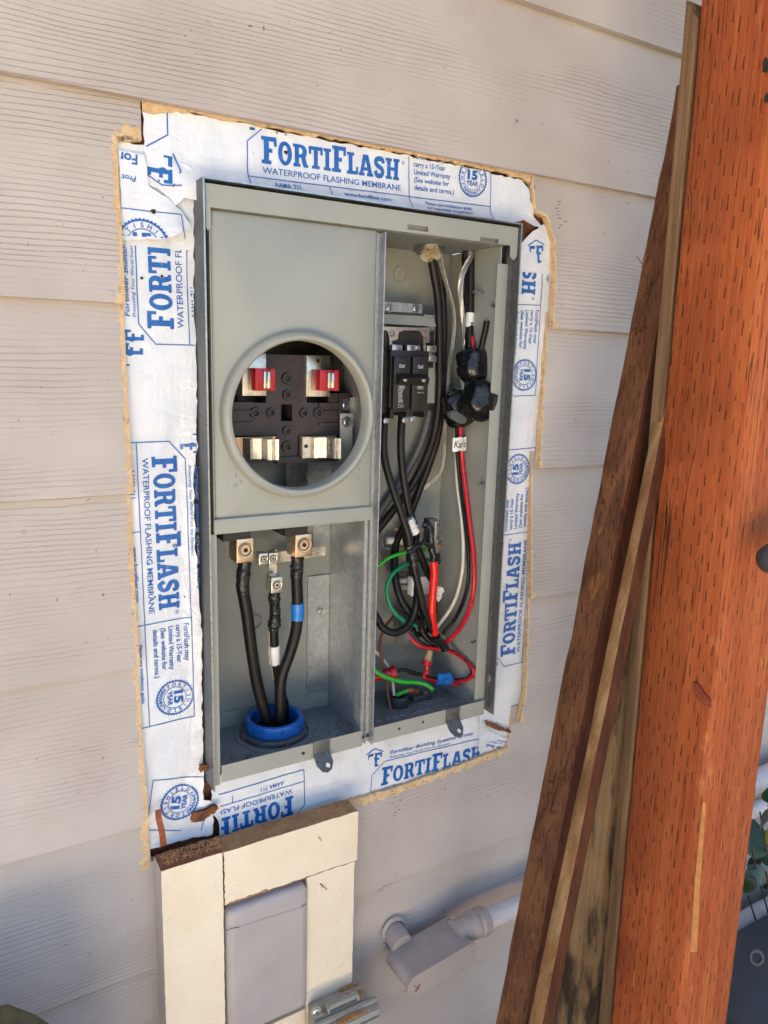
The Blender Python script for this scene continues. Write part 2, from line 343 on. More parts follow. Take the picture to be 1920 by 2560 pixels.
def spline(pts, per=8):
    P = [Vector(p) for p in pts]; P = [P[0] * 2 - P[1]] + P + [P[-1] * 2 - P[-2]]; out = []
    for i in range(1, len(P) - 2):
        for k in range(per):
            t = k / per; a, b, c, d = P[i - 1], P[i], P[i + 1], P[i + 2]
            out.append(.5 * ((2 * b) + (c - a) * t + (2 * a - 5 * b + 4 * c - d) * t * t + (3 * b - a - 3 * c + d) * t ** 3))
    out.append(P[-2]); return out
def ragged(pts, step, amp, seed=0, closed=False):   # 2-D polyline -> denser polyline with uneven edge
    out = []; n = len(pts); rng = random.Random(seed)
    for i in range(n if closed else n - 1):
        a, b = pts[i], pts[(i + 1) % n]; L = math.hypot(b[0] - a[0], b[1] - a[1]); k = max(1, int(L / step)); nx, nz = -(b[1] - a[1]) / max(L, 1e-9), (b[0] - a[0]) / max(L, 1e-9)
        for j in range(k):
            t = j / k; e = amp * (rng.random() - .5) * 2 if j else 0
            out.append((a[0] + (b[0] - a[0]) * t + nx * e, a[1] + (b[1] - a[1]) * t + nz * e))
    if not closed: out.append(pts[-1])
    return out
def screw(parent, c, axis, r, mat='zinc', name='screw', hexhead=True):
    mb = MB(); c = Vector(c); a = Vector(axis).normalized()
    if hexhead: mb.lathe(c, a, [(.00001, 0), (r, 0), (r, r * .5), (r * .86, r * .6), (.00001, r * .6)], 6, 0, False, False)
    else: mb.lathe(c, a, [(.00001, 0), (r, 0), (r * .85, r * .45), (.00001, r * .5)], 20, 0, False)
    mb.lathe(c, a, [(r * 1.05, 0), (r * 1.35, 0), (r * 1.35, r * .12), (r * 1.05, r * .12)], 20, 0)
    s_ = obj(name, mb, mat, parent)
    u = (a.orthogonal().normalized() + a.cross(a.orthogonal().normalized()) * .6).normalized(); w_ = a.cross(u); t = c + a * (r * .62)
    q = [t + u * (r * .75 * i) + w_ * (r * .11 * j) for i, j in ((-1, -1), (1, -1), (1, 1), (-1, 1))]
    obj('slot', MB().hexa(q + [p + a * (r * .02) for p in q]), 'ink_black', s_)
    return s_
# ------------------------------------------------------------------ setting: ground, unseen eave, slab added to bounce light
obj('ground', MB().add([(-40, -60, 0), (40, -60, 0), (40, 1.0, 0), (-40, 1.0, 0)], [(0, 1, 2, 3)]), 'garden_soil', kind='structure')
obj('bounce_slab', MB().add([(-1.4, -1.0, .004), (.15, -1.0, .004), (-1.0, -6.2, .004), (-5.6, -6.2, .004)], [(0, 1, 2, 3)]), 'bounce_concrete', kind='structure')  # unseen pale slab, added and shaped to throw warm light onto the wall
ev = MB(); ev.box(-4, 2.3, -.5, .05, 2.55, 2.57); ev.box(-4, 2.3, -.53, -.5, 2.5, 2.68)
ev.hexa([(-4, -.56, 2.68), (2.3, -.56, 2.68), (2.3, 4.0, 4.4), (-4, 4.0, 4.4), (-4, -.56, 2.72), (2.3, -.56, 2.72), (2.3, 4.0, 4.44), (-4, 4.0, 4.44)])
# ------------------------------------------------------------------ house wall with lap siding boards
EXPO, ZT = .1778, 1.95
BX0, BX1, BZ0, BZ1 = .2285, .607, 1.0915, 1.7095
wb = MB(); wb.plate([(-2.5, 0.0), (2.0, 0.0), (2.0, 2.55), (-2.5, 2.55)], [[(BX0 - .004, BZ0 - .012), (BX1 + .003, BZ0 - .012), (BX1 + .003, BZ1 + .003), (BX0 - .004, BZ1 + .003)]], .0215, .033)
wall = obj('house_wall', wb, 'sheathing_wood', label='beige lap siding house wall with a ragged opening cut around the meter box', cat='wall')
obj('roof_eave', ev, 'eave_paint', wall)
def board(k, outline, cut, seed):
    # outline (X,Z) of one board; side faces flagged in cut are raw; face leans back towards its top
    zb = ZT - EXPO * k
    vs, fs = fill2d(outline); mb = MB(); yy = lambda z: .0096 * (z - zb) / EXPO
    mb.add([(x, yy(z), z) for x, z in vs], fs, 0); mb.add([(x, yy(z) + .0085, z) for x, z in vs], [f[::-1] for f in fs], 0)
    n = len(outline); P = [(x, yy(z), z) for x, z in outline] + [(x, yy(z) + .0085, z) for x, z in outline]
    for i in range(n): mb.add([P[i], P[(i + 1) % n], P[n + (i + 1) % n], P[n + i]], [(0, 1, 2, 3)], 1 if cut(outline[i], outline[(i + 1) % n]) else 0)
    return obj('siding_board', mb, ['siding_paint', 'bare_fibre'], wall), yy
def bare_band(o, yy, line, wfun, seed, side):
    # strip of bare fibre where the paint chipped off the face along the saw cut
    rng = random.Random(seed); P = []; 
    for i, (x, z) in enumerate(line):
        a = line[max(0, i - 1)]; b = line[min(len(line) - 1, i + 1)]; L = math.hypot(b[0] - a[0], b[1] - a[1]) or 1; nx, nz = -(b[1] - a[1]) / L * side, (b[0] - a[0]) / L * side
        w_ = wfun(i / max(1, len(line) - 1)) * (1 + .5 * noise.noise((x * 90 + seed, z * 110, seed)) + .45 * noise.noise((x * 300, z * 330, seed))) * (.72 + .56 * rng.random())
        P.append(((x, z), (x + nx * w_, z + nz * w_)))
    mb = MB()
    for (a, b), (c, d) in zip(P[:-1], P[1:]):
        q = [(p[0], yy(p[1]) - .00025, p[1]) for p in (a, b, d, c)]; mb.add(q, [(0, 1, 2, 3)])
        mb.add([q[1], q[2], (d[0], yy(d[1]) + .0003, d[1]), (b[0], yy(b[1]) + .0003, b[1])], [(0, 1, 2, 3)])
    obj('bare_edge', mb, 'bare_fibre', o)
XL, XR = -2.4, 1.98
for k in range(-3, 11):
    zb, zt = ZT - EXPO * k, ZT - EXPO * (k - 1) + .02
    zt = min(zt, 2.548)
    if k <= 1 or k >= 7:
        o, yy = board(k, [(XL, zb), (XR, zb), (XR, zt), (XL, zt)], lambda a, b: False, k)
    elif k == 6:
        lip = ragged([(.66, 1.0235), (.5716, 1.0172), (.4777, 1.0122), (.41, 1.0135), (.166, 1.012)], .003, .0009, 5)
        out = [(XL, zb), (XR, zb), (XR, zt), (.665, zt)] + lip + [(.1655, zt), (XL, zt)]
        o, yy = board(k, out, lambda a, b: .16 < a[0] < .67 and .16 < b[0] < .67, k)
        bare_band(o, yy, [p for p in lip if p[0] > .395], lambda t: .0095, 61, 1)
        bare_band(o, yy, ragged([(.1655, 1.0055), (.1652, zt)], .004, .0003, 62), lambda t: .009, 63, 1)
    else:
        if k == 2: L = [(.1605, zb), (.1602, 1.62), (.1598, 1.7), (.160, 1.7345), (.1815, 1.7385), (.182, zt)]; Rr = [(.683, zb), (.684, 1.66), (.680, 1.70), (.668, 1.727), (.648, 1.731), (.637, zt)]
        if k == 3: L = [(.161, zb), (.1602, 1.5), (.1605, zt)]; Rr = [(.676, zb), (.678, 1.50), (.681, zt)]
        if k == 4: L = [(.1612, zb), (.160, 1.33), (.1600, zt)]; Rr = [(.677, zb), (.6735, 1.33), (.669, zt)]
        if k == 5: L = [(.1645, zb), (.162, 1.14), (.1605, zt)]; Rr = [(.672, zb), (.680, 1.10), (.681, zt)]
        Lr = ragged(L, .0022, .0003, k); Rg = ragged(Rr, .0022, .0005, k + 20)
        o, yy = board(k, [(XL, zb)] + Lr + [(XL, zt)], lambda a, b: a[0] > .1 and b[0] > .1, k)
        cutz = ZT - EXPO * (k - 1)
        bare_band(o, yy, [p for p in Lr if p[1] < cutz - .001 and p[0] < .175], lambda t: .0046 if t > .05 else .008, k * 3, 1)
        if k == 2:
            bare_band(o, yy, ragged([(.1600, 1.7345), (.170, 1.737), (.1815, 1.7385)], .003, .0003, 8), lambda t: .011, 9, 1)
        o, yy = board(k, [(XR, zb), (XR, zt)] + Rg[::-1], lambda a, b: a[0] < 1 and b[0] < 1, k)
        bare_band(o, yy, [p for p in Rg if p[1] < cutz - .001], lambda t: .0030 + .004 * (t < .05), k * 3 + 1, -1)
for (u, v) in ((970, 166), (278, 733), (1406, 765), (150, 560), (60, 1330), (205, 1880), (1440, 1050), (1420, 1360), (960, 2330), (1120, 2210), (520, 60), (1250, 250)):
    p = at(u, v, 0); zf = (ZT - p.z) / EXPO; y_ = .0096 * (1 - (zf - math.floor(zf))); p = at(u, v, y_)
    obj('nail_head', MB().lathe(p + Vector((0, .0001, 0)), (0, -1, 0), [(.00001, .0002), (.0016, .0002), (.0019, .0007), (.0026, .0004), (.0032, 0)], 16, 0, False), 'siding_paint', wall)
# torn sliver of board left under the lap above the opening
sl_ = MB(); top = ragged([(.183, 1.7755), (.64, 1.7755)], .01, .0, 3); bot = ragged([(.183, 1.7640), (.20, 1.7655), (.215, 1.7700), (.42, 1.7706), (.55, 1.7700), (.62, 1.7675), (.64, 1.763)], .005, .0016, 4)
vs, fs = fill2d(top + bot[::-1]); sl_.add([(x, .0088, z) for x, z in vs], fs); n = len(bot)
sl_.add([(x, .0088, z) for x, z in bot] + [(x, .0135, z) for x, z in bot], [(i, i + 1, n + i + 1, n + i) for i in range(n - 1)])
obj('board_sliver', sl_, 'bare_fibre', wall)
# ------------------------------------------------------------------ flashing membrane and its print
def sm(x, a, b):
    t = max(0., min(1., (x - a) / (b - a))); return t * t * (3 - 2 * t)
def wr(x, z, s): return .0013 * noise.noise((x * 26 + s, z * 22, s)) + .0009 * noise.noise((x * 60, z * 42 + s, s + 3)) + .0007 * abs(noise.noise((x * 34 + z * 20, z * 30 - x * 16, s + 8))) - sum(.0013 * max(0, noise.noise((x * 22 + i * 5, z * 22, s))) * math.exp(-((x * math.cos(a) + z * math.sin(a) - c + .006 * noise.noise((x * 30, z * 30, i))) / .0045) ** 2) for i, (a, c) in enumerate(((.5, 1.05), (1.2, 1.62), (2.2, .95), (1.5, 1.3), (.3, .62), (2.6, .42), (1.35, 1.18), (1.75, 1.5), (.9, 1.2))))
def s_left(x, z): return .0128 + wr(x, z, 1) - .010 * sm(x, .206, .232) * (.55 + .6 * noise.noise((2.1, z * 9, 4)))
def s_top(x, z): return .0110 + wr(x, z, 5) - .012 * sm(-z, -1.728, -1.705) * sm(x, .20, .23) 
def s_right(x, z): return .0128 + wr(x, z, 9) - .004 * sm(-x, -.63, -.605)
def s_bot(x, z): return .0118 + wr(x, z, 13) + .006 * sm(z, 1.06, 1.10)
def s_flap(x, z):
    a = sm(x, .17, .228) * sm(-z, -1.70, -1.635); return .0085 + wr(x, z, 17) - .022 * a
def drape(mb, vs, fs, surf, off, grid, clip=None, mi=0):
    bm = bmesh.new(); vv = [bm.verts.new((x, z, 0)) for x, z in vs]
    for f in fs:
        try: bm.faces.new([vv[i] for i in f])
        except ValueError: pass
    def cut(co, no, clear): bmesh.ops.bisect_plane(bm, geom=bm.verts[:] + bm.edges[:] + bm.faces[:], plane_co=co, plane_no=no, clear_outer=clear, dist=1e-7)
    if clip:
        x0, x1, z0, z1 = clip
        cut((x1, 0, 0), (1, 0, 0), True); cut((x0, 0, 0), (-1, 0, 0), True); cut((0, z1, 0), (0, 1, 0), True); cut((0, z0, 0), (0, -1, 0), True)
    if grid and bm.verts:
        xs = [v.co.x for v in bm.verts]; zs = [v.co.y for v in bm.verts]
        for i in range(int(min(xs) / grid) + 1, int(max(xs) / grid) + 1): cut((i * grid, 0, 0), (1, 0, 0), False)
        for i in range(int(min(zs) / grid) + 1, int(max(zs) / grid) + 1): cut((0, i * grid, 0), (0, 1, 0), False)
    if not bm.faces: bm.free(); return
    for v in bm.verts: x, z = v.co.x, v.co.y; v.co = Vector((x, surf(x, z) - off, z))
    mb.bm(bm, mi, True)
# --- the repeating print, in local metres: p along the lettering, q up, origin at the foot of the F
GLY = {
 'F': ([(0,0),(.5,0),(.5,.14),(.38,.14),(.38,.42),(.56,.42),(.56,.57),(.38,.57),(.38,.84),(.64,.84),(.64,.66),(.78,.66),(.78,1),(0,1),(0,.86),(.12,.86),(.12,.14),(0,.14)], [], .82),
 'I': ([(0,0),(.5,0),(.5,.14),(.38,.14),(.38,.86),(.5,.86),(.5,1),(0,1),(0,.86),(.12,.86),(.12,.14),(0,.14)], [], .56),
 'T': ([(.2,0),(.7,0),(.7,.14),(.58,.14),(.58,.84),(.75,.84),(.75,.64),(.9,.64),(.9,1),(0,1),(0,.64),(.15,.64),(.15,.84),(.32,.84),(.32,.14),(.2,.14)], [], .94),
 'L': ([(0,0),(.76,0),(.76,.36),(.62,.36),(.62,.16),(.38,.16),(.38,.86),(.5,.86),(.5,1),(0,1),(0,.86),(.12,.86),(.12,.14),(0,.14)], [], .80),
 'H': ([(0,0),(.44,0),(.44,.14),(.36,.14),(.36,.42),(.62,.42),(.62,.14),(.54,.14),(.54,0),(.98,0),(.98,.14),(.88,.14),(.88,.86),(.98,.86),(.98,1),(.54,1),(.54,.86),(.62,.86),(.62,.58),(.36,.58),(.36,.86),(.44,.86),(.44,1),(0,1),(0,.86),(.1,.86),(.1,.14),(0,.14)], [], 1.03),
 'A': ([(0,0),(.4,0),(.4,.14),(.31,.14),(.34,.25),(.62,.25),(.65,.14),(.56,.14),(.56,0),(1.0,0),(1.0,.14),(.92,.14),(.67,1),(.31,1),(.08,.14),(0,.14)], [[(.385,.40),(.575,.40),(.48,.76)]], 1.02),
 'R': ([(0,0),(.46,0),(.46,.14),(.37,.14),(.37,.42),(.5,.42),(.6,.1),(.67,0),(.96,0),(.96,.14),(.87,.14),(.77,.45),(.84,.55),(.87,.72),(.82,.88),(.7,.97),(.55,1),(0,1),(0,.86),(.11,.86),(.11,.14),(0,.14)], [[(.37,.56),(.5,.56),(.58,.62),(.6,.71),(.58,.8),(.5,.85),(.37,.85)]], .97),
 'O': ([(.44+.44*math.cos(a*.2618),.5+.53*math.sin(a*.2618)) for a in range(24)], [[(.44+.18*math.cos(-a*.2618),.5+.35*math.sin(-a*.2618)) for a in range(24)]], .93)}
def stroke(pts, w_):
    P = [Vector((p[0], p[1], 0)) for p in pts]; P = spline(P, 5); l, r = [], []
    for i, p in enumerate(P):
        t = (P[min(i + 1, len(P) - 1)] - P[max(0, i - 1)]).normalized(); n_ = Vector((-t.y, t.x, 0)); l.append((p.x + n_.x * w_, p.y + n_.y * w_)); r.append((p.x - n_.x * w_, p.y - n_.y * w_))
    return l + r[::-1]
GLY['S'] = (stroke([(.68,.70),(.60,.87),(.38,.90),(.17,.82),(.16,.64),(.36,.53),(.58,.43),(.63,.25),(.50,.11),(.26,.10),(.10,.30)], .115), [], .83)
def G_add(g, vs, fs, ox=0, oz=0): 
    o = len(g[0]); g[0].extend([(x + ox, z + oz) for x, z in vs]); g[1].extend([tuple(i + o for i in f) for f in fs])
def rect(g, x0, z0, x1, z1): G_add(g, [(x0, z0), (x1, z0), (x1, z1), (x0, z1)], [(0, 1, 2, 3)])
def lineseg(g, a, b, w_=.0009):
    L = math.hypot(b[0] - a[0], b[1] - a[1]); nx, nz = -(b[1] - a[1]) / L * w_ / 2, (b[0] - a[0]) / L * w_ / 2
    G_add(g, [(a[0] - nx, a[1] - nz), (b[0] - nx, b[1] - nz), (b[0] + nx, b[1] + nz), (a[0] + nx, a[1] + nz)], [(0, 1, 2, 3)])
def txt(g, s_, x, z, cap, width=None, shear=0., bold=.012, align='LEFT'):
    vs, fs = text2d(s_, cap / .70, align, shear, bold)
    if width and vs: 
        x0, x1 = min(v[0] for v in vs), max(v[0] for v in vs); k = width / (x1 - x0); vs = [((v[0] - x0) * k, v[1]) for v in vs]
    G_add(g, vs, fs, x, z)
def new(): return ([], [])
UNIT = {'wordmark': new(), 'frame_line': new(), 'small_print': new(), 'seal': new(), 'house_logo': new()}
g = UNIT['wordmark']; x = 0.; 
for i, ch in enumerate('FORTIFLASH'):
    o_, h_, adv = GLY[ch]; H = .0252 if ch == 'F' else .0212; W = H * .98
    vs, fs = fill2d([(a * W, b * H) for a, b in o_], [[(a * W, b * H) for a, b in hh] for hh in h_]); G_add(g, vs, fs, x, -.0012 if ch == 'F' and i == 0 else 0); x += adv * W * 1.0 + .0004
kx = .160 / x; g[0][:] = [(a * kx, b) for a, b in g[0]]
g = UNIT['frame_line']; FR = [(-.0147, -.030), (-.0147, .0170), (.0037, .0322), (.283, .0322), (.285, -.030)]
for a, b in zip(FR[:-1], FR[1:]): lineseg(g, a, b, .0010)
lineseg(g, (-.0147, -.0150), (.284, -.0150)); lineseg(g, (.1705, .0322), (.1725, -.030)); lineseg(g, (.074, -.0150), (.0745, -.024)); lineseg(g, (-.0147, -.030), (.285, -.030), .001)
g = UNIT['small_print']
txt(g, 'WATERPROOF FLASHING MEMBRANE', 0.001, -.0102, .0058, .160, bold=.008); txt(g, 'R', .1625, .0175, .0018); 
ri = [(.1634 + .0019 * math.cos(a), .0184 + .0019 * math.sin(a)) for a in [i * .3927 for i in range(16)]]; rj = [(.1634 + .00155 * math.cos(-a), .0184 + .00155 * math.sin(-a)) for a in [i * .3927 for i in range(16)]]
vs, fs = fill2d(ri, [rj]); G_add(g, vs, fs)
for i, (t, w_) in enumerate([('FortiFlash may', .0415), ('carry a 15-Year', .042), ('Limited Warranty', .048), ('(See website for', .046), ('details and terms.)', .053)]): txt(g, t, .1765 + .0006 * i, .0245 - .0079 * i, .0052, w_, bold=.014)
txt(g, 'AAMA 711', .011, -.0230, .0050, .029); txt(g, 'www.fortifiber.com', .089, -.0230, .0040, .058); txt(g, 'Please see installation guide', .193, -.0216, .0034, .064); txt(g, 'for instructions & application', .193, -.0270, .0034, .064)
txt(g, 'Fortifiber Building Systems Group', .010, .0402, .0046, .132, .18, .012); txt(g, 'Protecting Your World from the Elements', .010, .0345, .0030, .094, .22, .004)
def seal(g, cx, cz, R=.0205):
    n_ = 40; o_ = [(cx + R * (1 if i % 2 else .93) * math.cos(math.pi * i / n_), cz + R * (1 if i % 2 else .93) * math.sin(math.pi * i / n_)) for i in range(2 * n_)]
    c_ = lambda r: [(cx + r * math.cos(-2 * math.pi * i / 40), cz + r * math.sin(-2 * math.pi * i / 40)) for i in range(40)]
    vs, fs = fill2d(o_, [c_(R * .87)]); G_add(g, vs, fs)
    vs, fs = fill2d(c_(R * .60)[::-1], [c_(R * .565)]); G_add(g, vs, fs)
    for word, a0, a1, inner in (('FORTISHIELD', 205, -25, False), ('WARRANTY', 228, 312, True)):
        for i, ch in enumerate(word):
            a = math.radians(a0 + (a1 - a0) * (i + .0) / (len(word) - 1)); vs, fs = text2d(ch, R * .26, 'CENTER', 0, .02)
            r_ = R * (.64 if not inner else .83); rot = a - math.pi / 2 if not inner else a + math.pi / 2
            G_add(g, [(cx + r_ * math.cos(a) + x_ * math.cos(rot) - z_ * math.sin(rot), cz + r_ * math.sin(a) + x_ * math.sin(rot) + z_ * math.cos(rot)) for x_, z_ in vs], fs)
    txt(g, '15', cx - R * .36, cz - R * .02, R * .44, R * .70, bold=.05); txt(g, 'YEAR', cx - R * .40, cz - R * .36, R * .25, R * .80, bold=.03)
seal(UNIT['seal'], .2575, .0125)
def logo(g, cx, cz, s_):
    P = lambda pts: [(cx + a * s_, cz + b * s_) for a, b in pts]
    for pts in ([(-.5,-.5),(-.02,-.5),(-.02,-.36),(-.14,-.36),(-.12,-.1),(-.20,.1),(-.12,.28),(-.42,.28),(-.42,.12),(-.50,.12),(-.50,.44),(-.10,.44),(-.12,.28),(-.20,.1),(-.26,-.1),(-.2,-.36),(-.5,-.36)],
                [(.02,-.5),(.3,-.5),(.3,-.36),(.18,-.36),(.18,-.06),(.34,-.06),(.34,.08),(.18,.08),(.18,.28),(.40,.28),(.40,.12),(.52,.12),(.52,.44),(-.02,.44),(.02,.26),(-.06,.1),(.02,-.1)]):
        vs, fs = fill2d(P(pts)); G_add(g, vs, fs)
    lineseg(g, P([(-.62, .46)])[0], P([(0, .74)])[0], .06 * s_); lineseg(g, P([(0, .74)])[0], P([(.62, .46)])[0], .06 * s_)
logo(UNIT['house_logo'], -.012, .0375, .0195)
def stamp(parent, unit, origin, ang, surf, clip, names=None, off=.0007):
    c, s_ = math.cos(math.radians(ang)), math.sin(math.radians(ang))
    for nm, (vs, fs) in unit.items():
        if names and nm not in names: continue
        mb = MB(); drape(mb, [(origin[0] + p * c - q * s_, origin[1] + p * s_ + q * c) for p, q in vs], fs, surf, off, .0055 if nm in ('wordmark', 'frame_line', 'seal', 'house_logo') else None, clip)
        if mb.f: obj(nm, mb, 'print_blue', parent, kind='stuff' if nm in ('small_print', 'frame_line') else None)
def custom(fn):
    g = new(); fn(g); return {'small_print': g}
def tape(label, outline, surf, seed, step=.005, amp=.0010):
    mb = MB(); vs, fs = fill2d(ragged(outline, step, amp, seed, True)); drape(mb, vs, fs, surf, 0, .0036)
    lo = Vector((sum(p[0] for p in outline) / len(outline), .012, min(p[1] for p in outline)))
    return obj('flashing_membrane', mb, 'membrane_white', None, label, 'flashing', 'flashing strips around the meter box', base=lo)
# left strip
tl = tape('white blue printed flashing strip along the left side of the meter box', [(.155, 1.022), (.235, 1.022), (.238, 1.06), (.2262, 1.066), (.2262, 1.12), (.2272, 1.25), (.2255, 1.30), (.2225, 1.36), (.2225, 1.43), (.2268, 1.455), (.2275, 1.60), (.2275, 1.648), (.2275, 1.72), (.200, 1.736), (.155, 1.736)], s_left, 1)
stamp(tl, UNIT, (.1830, 1.450), -89.4, s_left, (.1605, .2262, 1.025, 1.62))
stamp(tl, UNIT, (.2065, 1.5735), 90.5, s_left, (.1605, .2262, 1.50, 1.6475))
stamp(tl, custom(lambda g: logo(g, 0, 0, .021)), (.167, 1.548), 90, s_left, (.1605, .22, 1.5, 1.62))
sg = new(); seal(sg, 0, 0, .0215); lineseg(sg, (-.03, .031), (.027, .034)); lineseg(sg, (-.03, .031), (-.034, -.008)); lineseg(sg, (.027, .034), (.03, -.03)); lineseg(sg, (.03, -.03), (-.034, -.03))
p_ = at(450, 2007, .011); stamp(tl, {'seal': sg}, (p_.x, p_.z), 78, s_left, (.164, .2262, 1.024, 1.14))
stamp(tl, UNIT, (.150, 1.045), 90, s_left, (.190, .2262, 1.024, 1.05), ['small_print'])
fl = MB(); vs, fs = fill2d(ragged([(Q3(a, b, .009).x, Q3(a, b, .009).z) for a, b in [(118, 395), (285, 430), (310, 625), (430, 700), (520, 800), (556, 870), (560, 905), (470, 945), (390, 968), (140, 970)]], .004, .0006, 21, True)); drape(fl, vs, fs, s_flap, 0, .004)
flo = obj('torn_flap', fl, 'membrane_white', tl)
sg2 = new(); seal(sg2, 0, 0, .0235); lineseg(sg2, (-.028, .030), (.036, .030)); lineseg(sg2, (.036, .030), (.036, -.02))
p_ = Q3(268, 1000, .009); stamp(flo, {'seal': sg2}, (p_.x, p_.z), 0, s_flap, (.158, .232, Q3(268, 966, .009).z + .002, 1.70))
p_ = Q3(238, 475, .009); stamp(flo, custom(lambda g: (txt(g, 'Fortifiber', 0, 0, .0085, .046, bold=.02), txt(g, 'Protecting', .001, .0185, .005, .030, .2))), (p_.x, p_.z + .006), 178, s_flap, (.1625, .19, 1.66, 1.735))
# top strip
tt = tape('white flashing strip printed with the large blue wordmark above the meter box', [(.1835, 1.770), (.30, 1.7695), (.45, 1.7685), (.56, 1.7675), (.628, 1.765), (.640, 1.757), (.643, 1.744), (.649, 1.738), (.650, 1.727), (.660, 1.7135), (.646, 1.714), (.632, 1.7205), (.60, 1.7100), (.50, 1.7085), (.2285, 1.7080), (.2285, 1.692), (.218, 1.6935), (.2105, 1.686), (.196, 1.700), (.1855, 1.702)], s_top, 2, .006, .0012)
stamp(tt, UNIT, (.2978, 1.7380), 1.4, s_top, (.19, .642, 1.709, 1.768))
stamp(tt, custom(lambda g: logo(g, 0, 0, .024)), (.1985, 1.718), -92, s_top, (.185, .23, 1.69, 1.768))
sgx = new()
for a, b in (((.206, 1.768), (.206, 1.748)), ((.206, 1.748), (.186, 1.735)), ((.186, 1.711), (.199, 1.7035)), ((.199, 1.7035), (.216, 1.7045))): lineseg(sgx, a, b, .0011)
stamp(tt, {'frame_line': sgx}, (0, 0), 0, s_top, (.185, .23, 1.69, 1.768))
# right strip
tr = tape('white flashing strip with vertical blue print along the right side of the meter box', [(.6085, 1.028), (.676, 1.020), (.690, 1.06), (.690, 1.70), (.668, 1.720), (.648, 1.7065), (.634, 1.693), (.6265, 1.699), (.6205, 1.688), (.609, 1.672)], s_right, 3)
stamp(tr, UNIT, (.6643, 1.158), 90.2, s_right, (.611, .689, 1.045, 1.452)); stamp(tr, UNIT, (.6395, 1.7935), -90, s_right, (.611, .687, 1.508, 1.661))
stamp(tr, custom(lambda g: (logo(g, 0, 0, .022), lineseg(g, (.035, .01), (.02, -.04)), lineseg(g, (.02, -.04), (.0, -.054)))), (.660, 1.684), 8, s_right, (.612, .69, 1.664, 1.71))
# bottom strip
tb = tape('white soiled flashing strip with slanted blue print below the meter box', [(.2445, 1.002), (.44, 1.000), (.68, 1.004), (.680, 1.024), (.655, 1.036), (.62, 1.0570), (.612, 1.085), (.610, 1.104), (.40, 1.104), (.25, 1.1010), (.247, 1.085), (.236, 1.072), (.236, 1.045), (.243, 1.034)], s_bot, 4)
stamp(tb, UNIT, (.4560, 1.0190), -2.2, s_bot, (.25, .614, 1.004, 1.10)); stamp(tb, UNIT, (.3345, 1.0385), 181.5, s_bot, (.2445, .352, 1.004, 1.10), ['wordmark', 'frame_line', 'small_print'])
stamp(tb, UNIT, (.700, 1.047), 158, s_bot, (.624, .678, 1.006, 1.036), ['wordmark', 'frame_line', 'small_print'])
# dark tears, punctures and the copper strap end
def puncture(p, r, sd_):
    mb = MB(); rng = random.Random(sd_); n_ = 11; P = [(p.x + r * (.5 + .7 * rng.random()) * math.cos(6.283 * i / n_), p.z + r * (.5 + .7 * rng.random()) * math.sin(6.283 * i / n_)) for i in range(n_)]
    vs, fs = fill2d(P); return mb.add([(x, p.y, z) for x, z in vs], fs)
for par, sf, lst in ((tt, s_top, [((Q3(1185, 412, .01)), .0026), (Q3(1130, 285, .01), .0013), (Q3(1185, 298, .01), .0013), (Q3(1085, 400, .01), .0008), (Q3(375, 590, .01), .0013)]), (tl, s_left, [(Q3(268, 1213, .011), .0019), (Q3(397, 1200, .011), .0019), (at(388, 1494, .011), .0017), (at(462, 1492, .011), .0014)]), (flo, s_flap, [(Q3(352, 782, .0), .0030)])):
    for i, (p, r) in enumerate(lst):
        p = Vector((p.x, sf(p.x, p.z) - .0010, p.z)); obj('puncture', puncture(p, r * .8, i + 5), 'tar', par)
# ------------------------------------------------------------------ meter box
YF, YB, ZFL = -.012, .093, 1.104
box_ = thing('meter_box', Vector(((BX0 + BX1) / 2, 0, BZ0)), 'open grey steel meter and breaker box set in the wall', 'meter box')
t_ = .0013
obj('outer_side', MB().box(BX0, BX0 + t_, -.020, .10, BZ0, BZ1), 'dull_steel', box_)
obj('outer_side', MB().box(BX1 - t_, BX1, -.020, .10, BZ0 + .004, BZ1), 'dull_steel', box_)
obj('outer_top', MB().box(BX0 + t_ + .0002, BX1 - t_ - .0002, -.020, .10, BZ1 - t_, BZ1 - .0001), 'dull_steel', box_)
eg = MB(); eg.box(BX0 - .0001, BX0 + t_ + .0001, -.0208, -.0201, BZ0, BZ1); obj('front_edge', eg, 'zinc', box_)
eg = MB(); eg.box(BX1 - t_ - .0001, BX1 + .0001, -.0208, -.0201, BZ0 + .004, BZ1); obj('front_edge', eg, 'zinc', box_)
eg = MB(); eg.box(BX0 + .0016, BX1 - .0016, -.0208, -.0201, BZ1 - t_, BZ1); obj('front_edge', eg, 'zinc', box_)
IX0, IX1 = .2375, .5855
obj('back_panel', MB().box(IX0 - .004, IX1 + .004, YB, YB + .0015, ZFL - .004, 1.706), 'grey_paint', box_)
obj('inner_side', MB().box(IX0 - .0013, IX0, YF, YB - .0003, ZFL - .003, 1.6838), 'grey_paint', box_)
ins = MB(); ins.box(IX1, IX1 + .0013, YF + .0014, YB - .0003, ZFL - .003, 1.6838); obj('inner_side', ins, 'grey_paint', box_)
lip_ = MB(); lip_.box(IX1 - .005, IX1 + .0105, YF, YF + .0012, ZFL, 1.664, bev=.0004); lip_.box(IX1 + .0092, IX1 + .0105, YF + .0014, .03, ZFL, 1.664); obj('side_flange', lip_, 'grey_paint', box_)
lf = MB(); lf.box(IX0 - .0062, IX0 + .0006, YF - .0016, YF - .0002, ZFL - .01, 1.372); obj('side_flange', lf, 'grey_paint', box_)
obj('inner_top', MB().box(IX0, IX1, YF + .004, YB - .0004, 1.6842, 1.6856), 'shaded_grey_paint', box_)
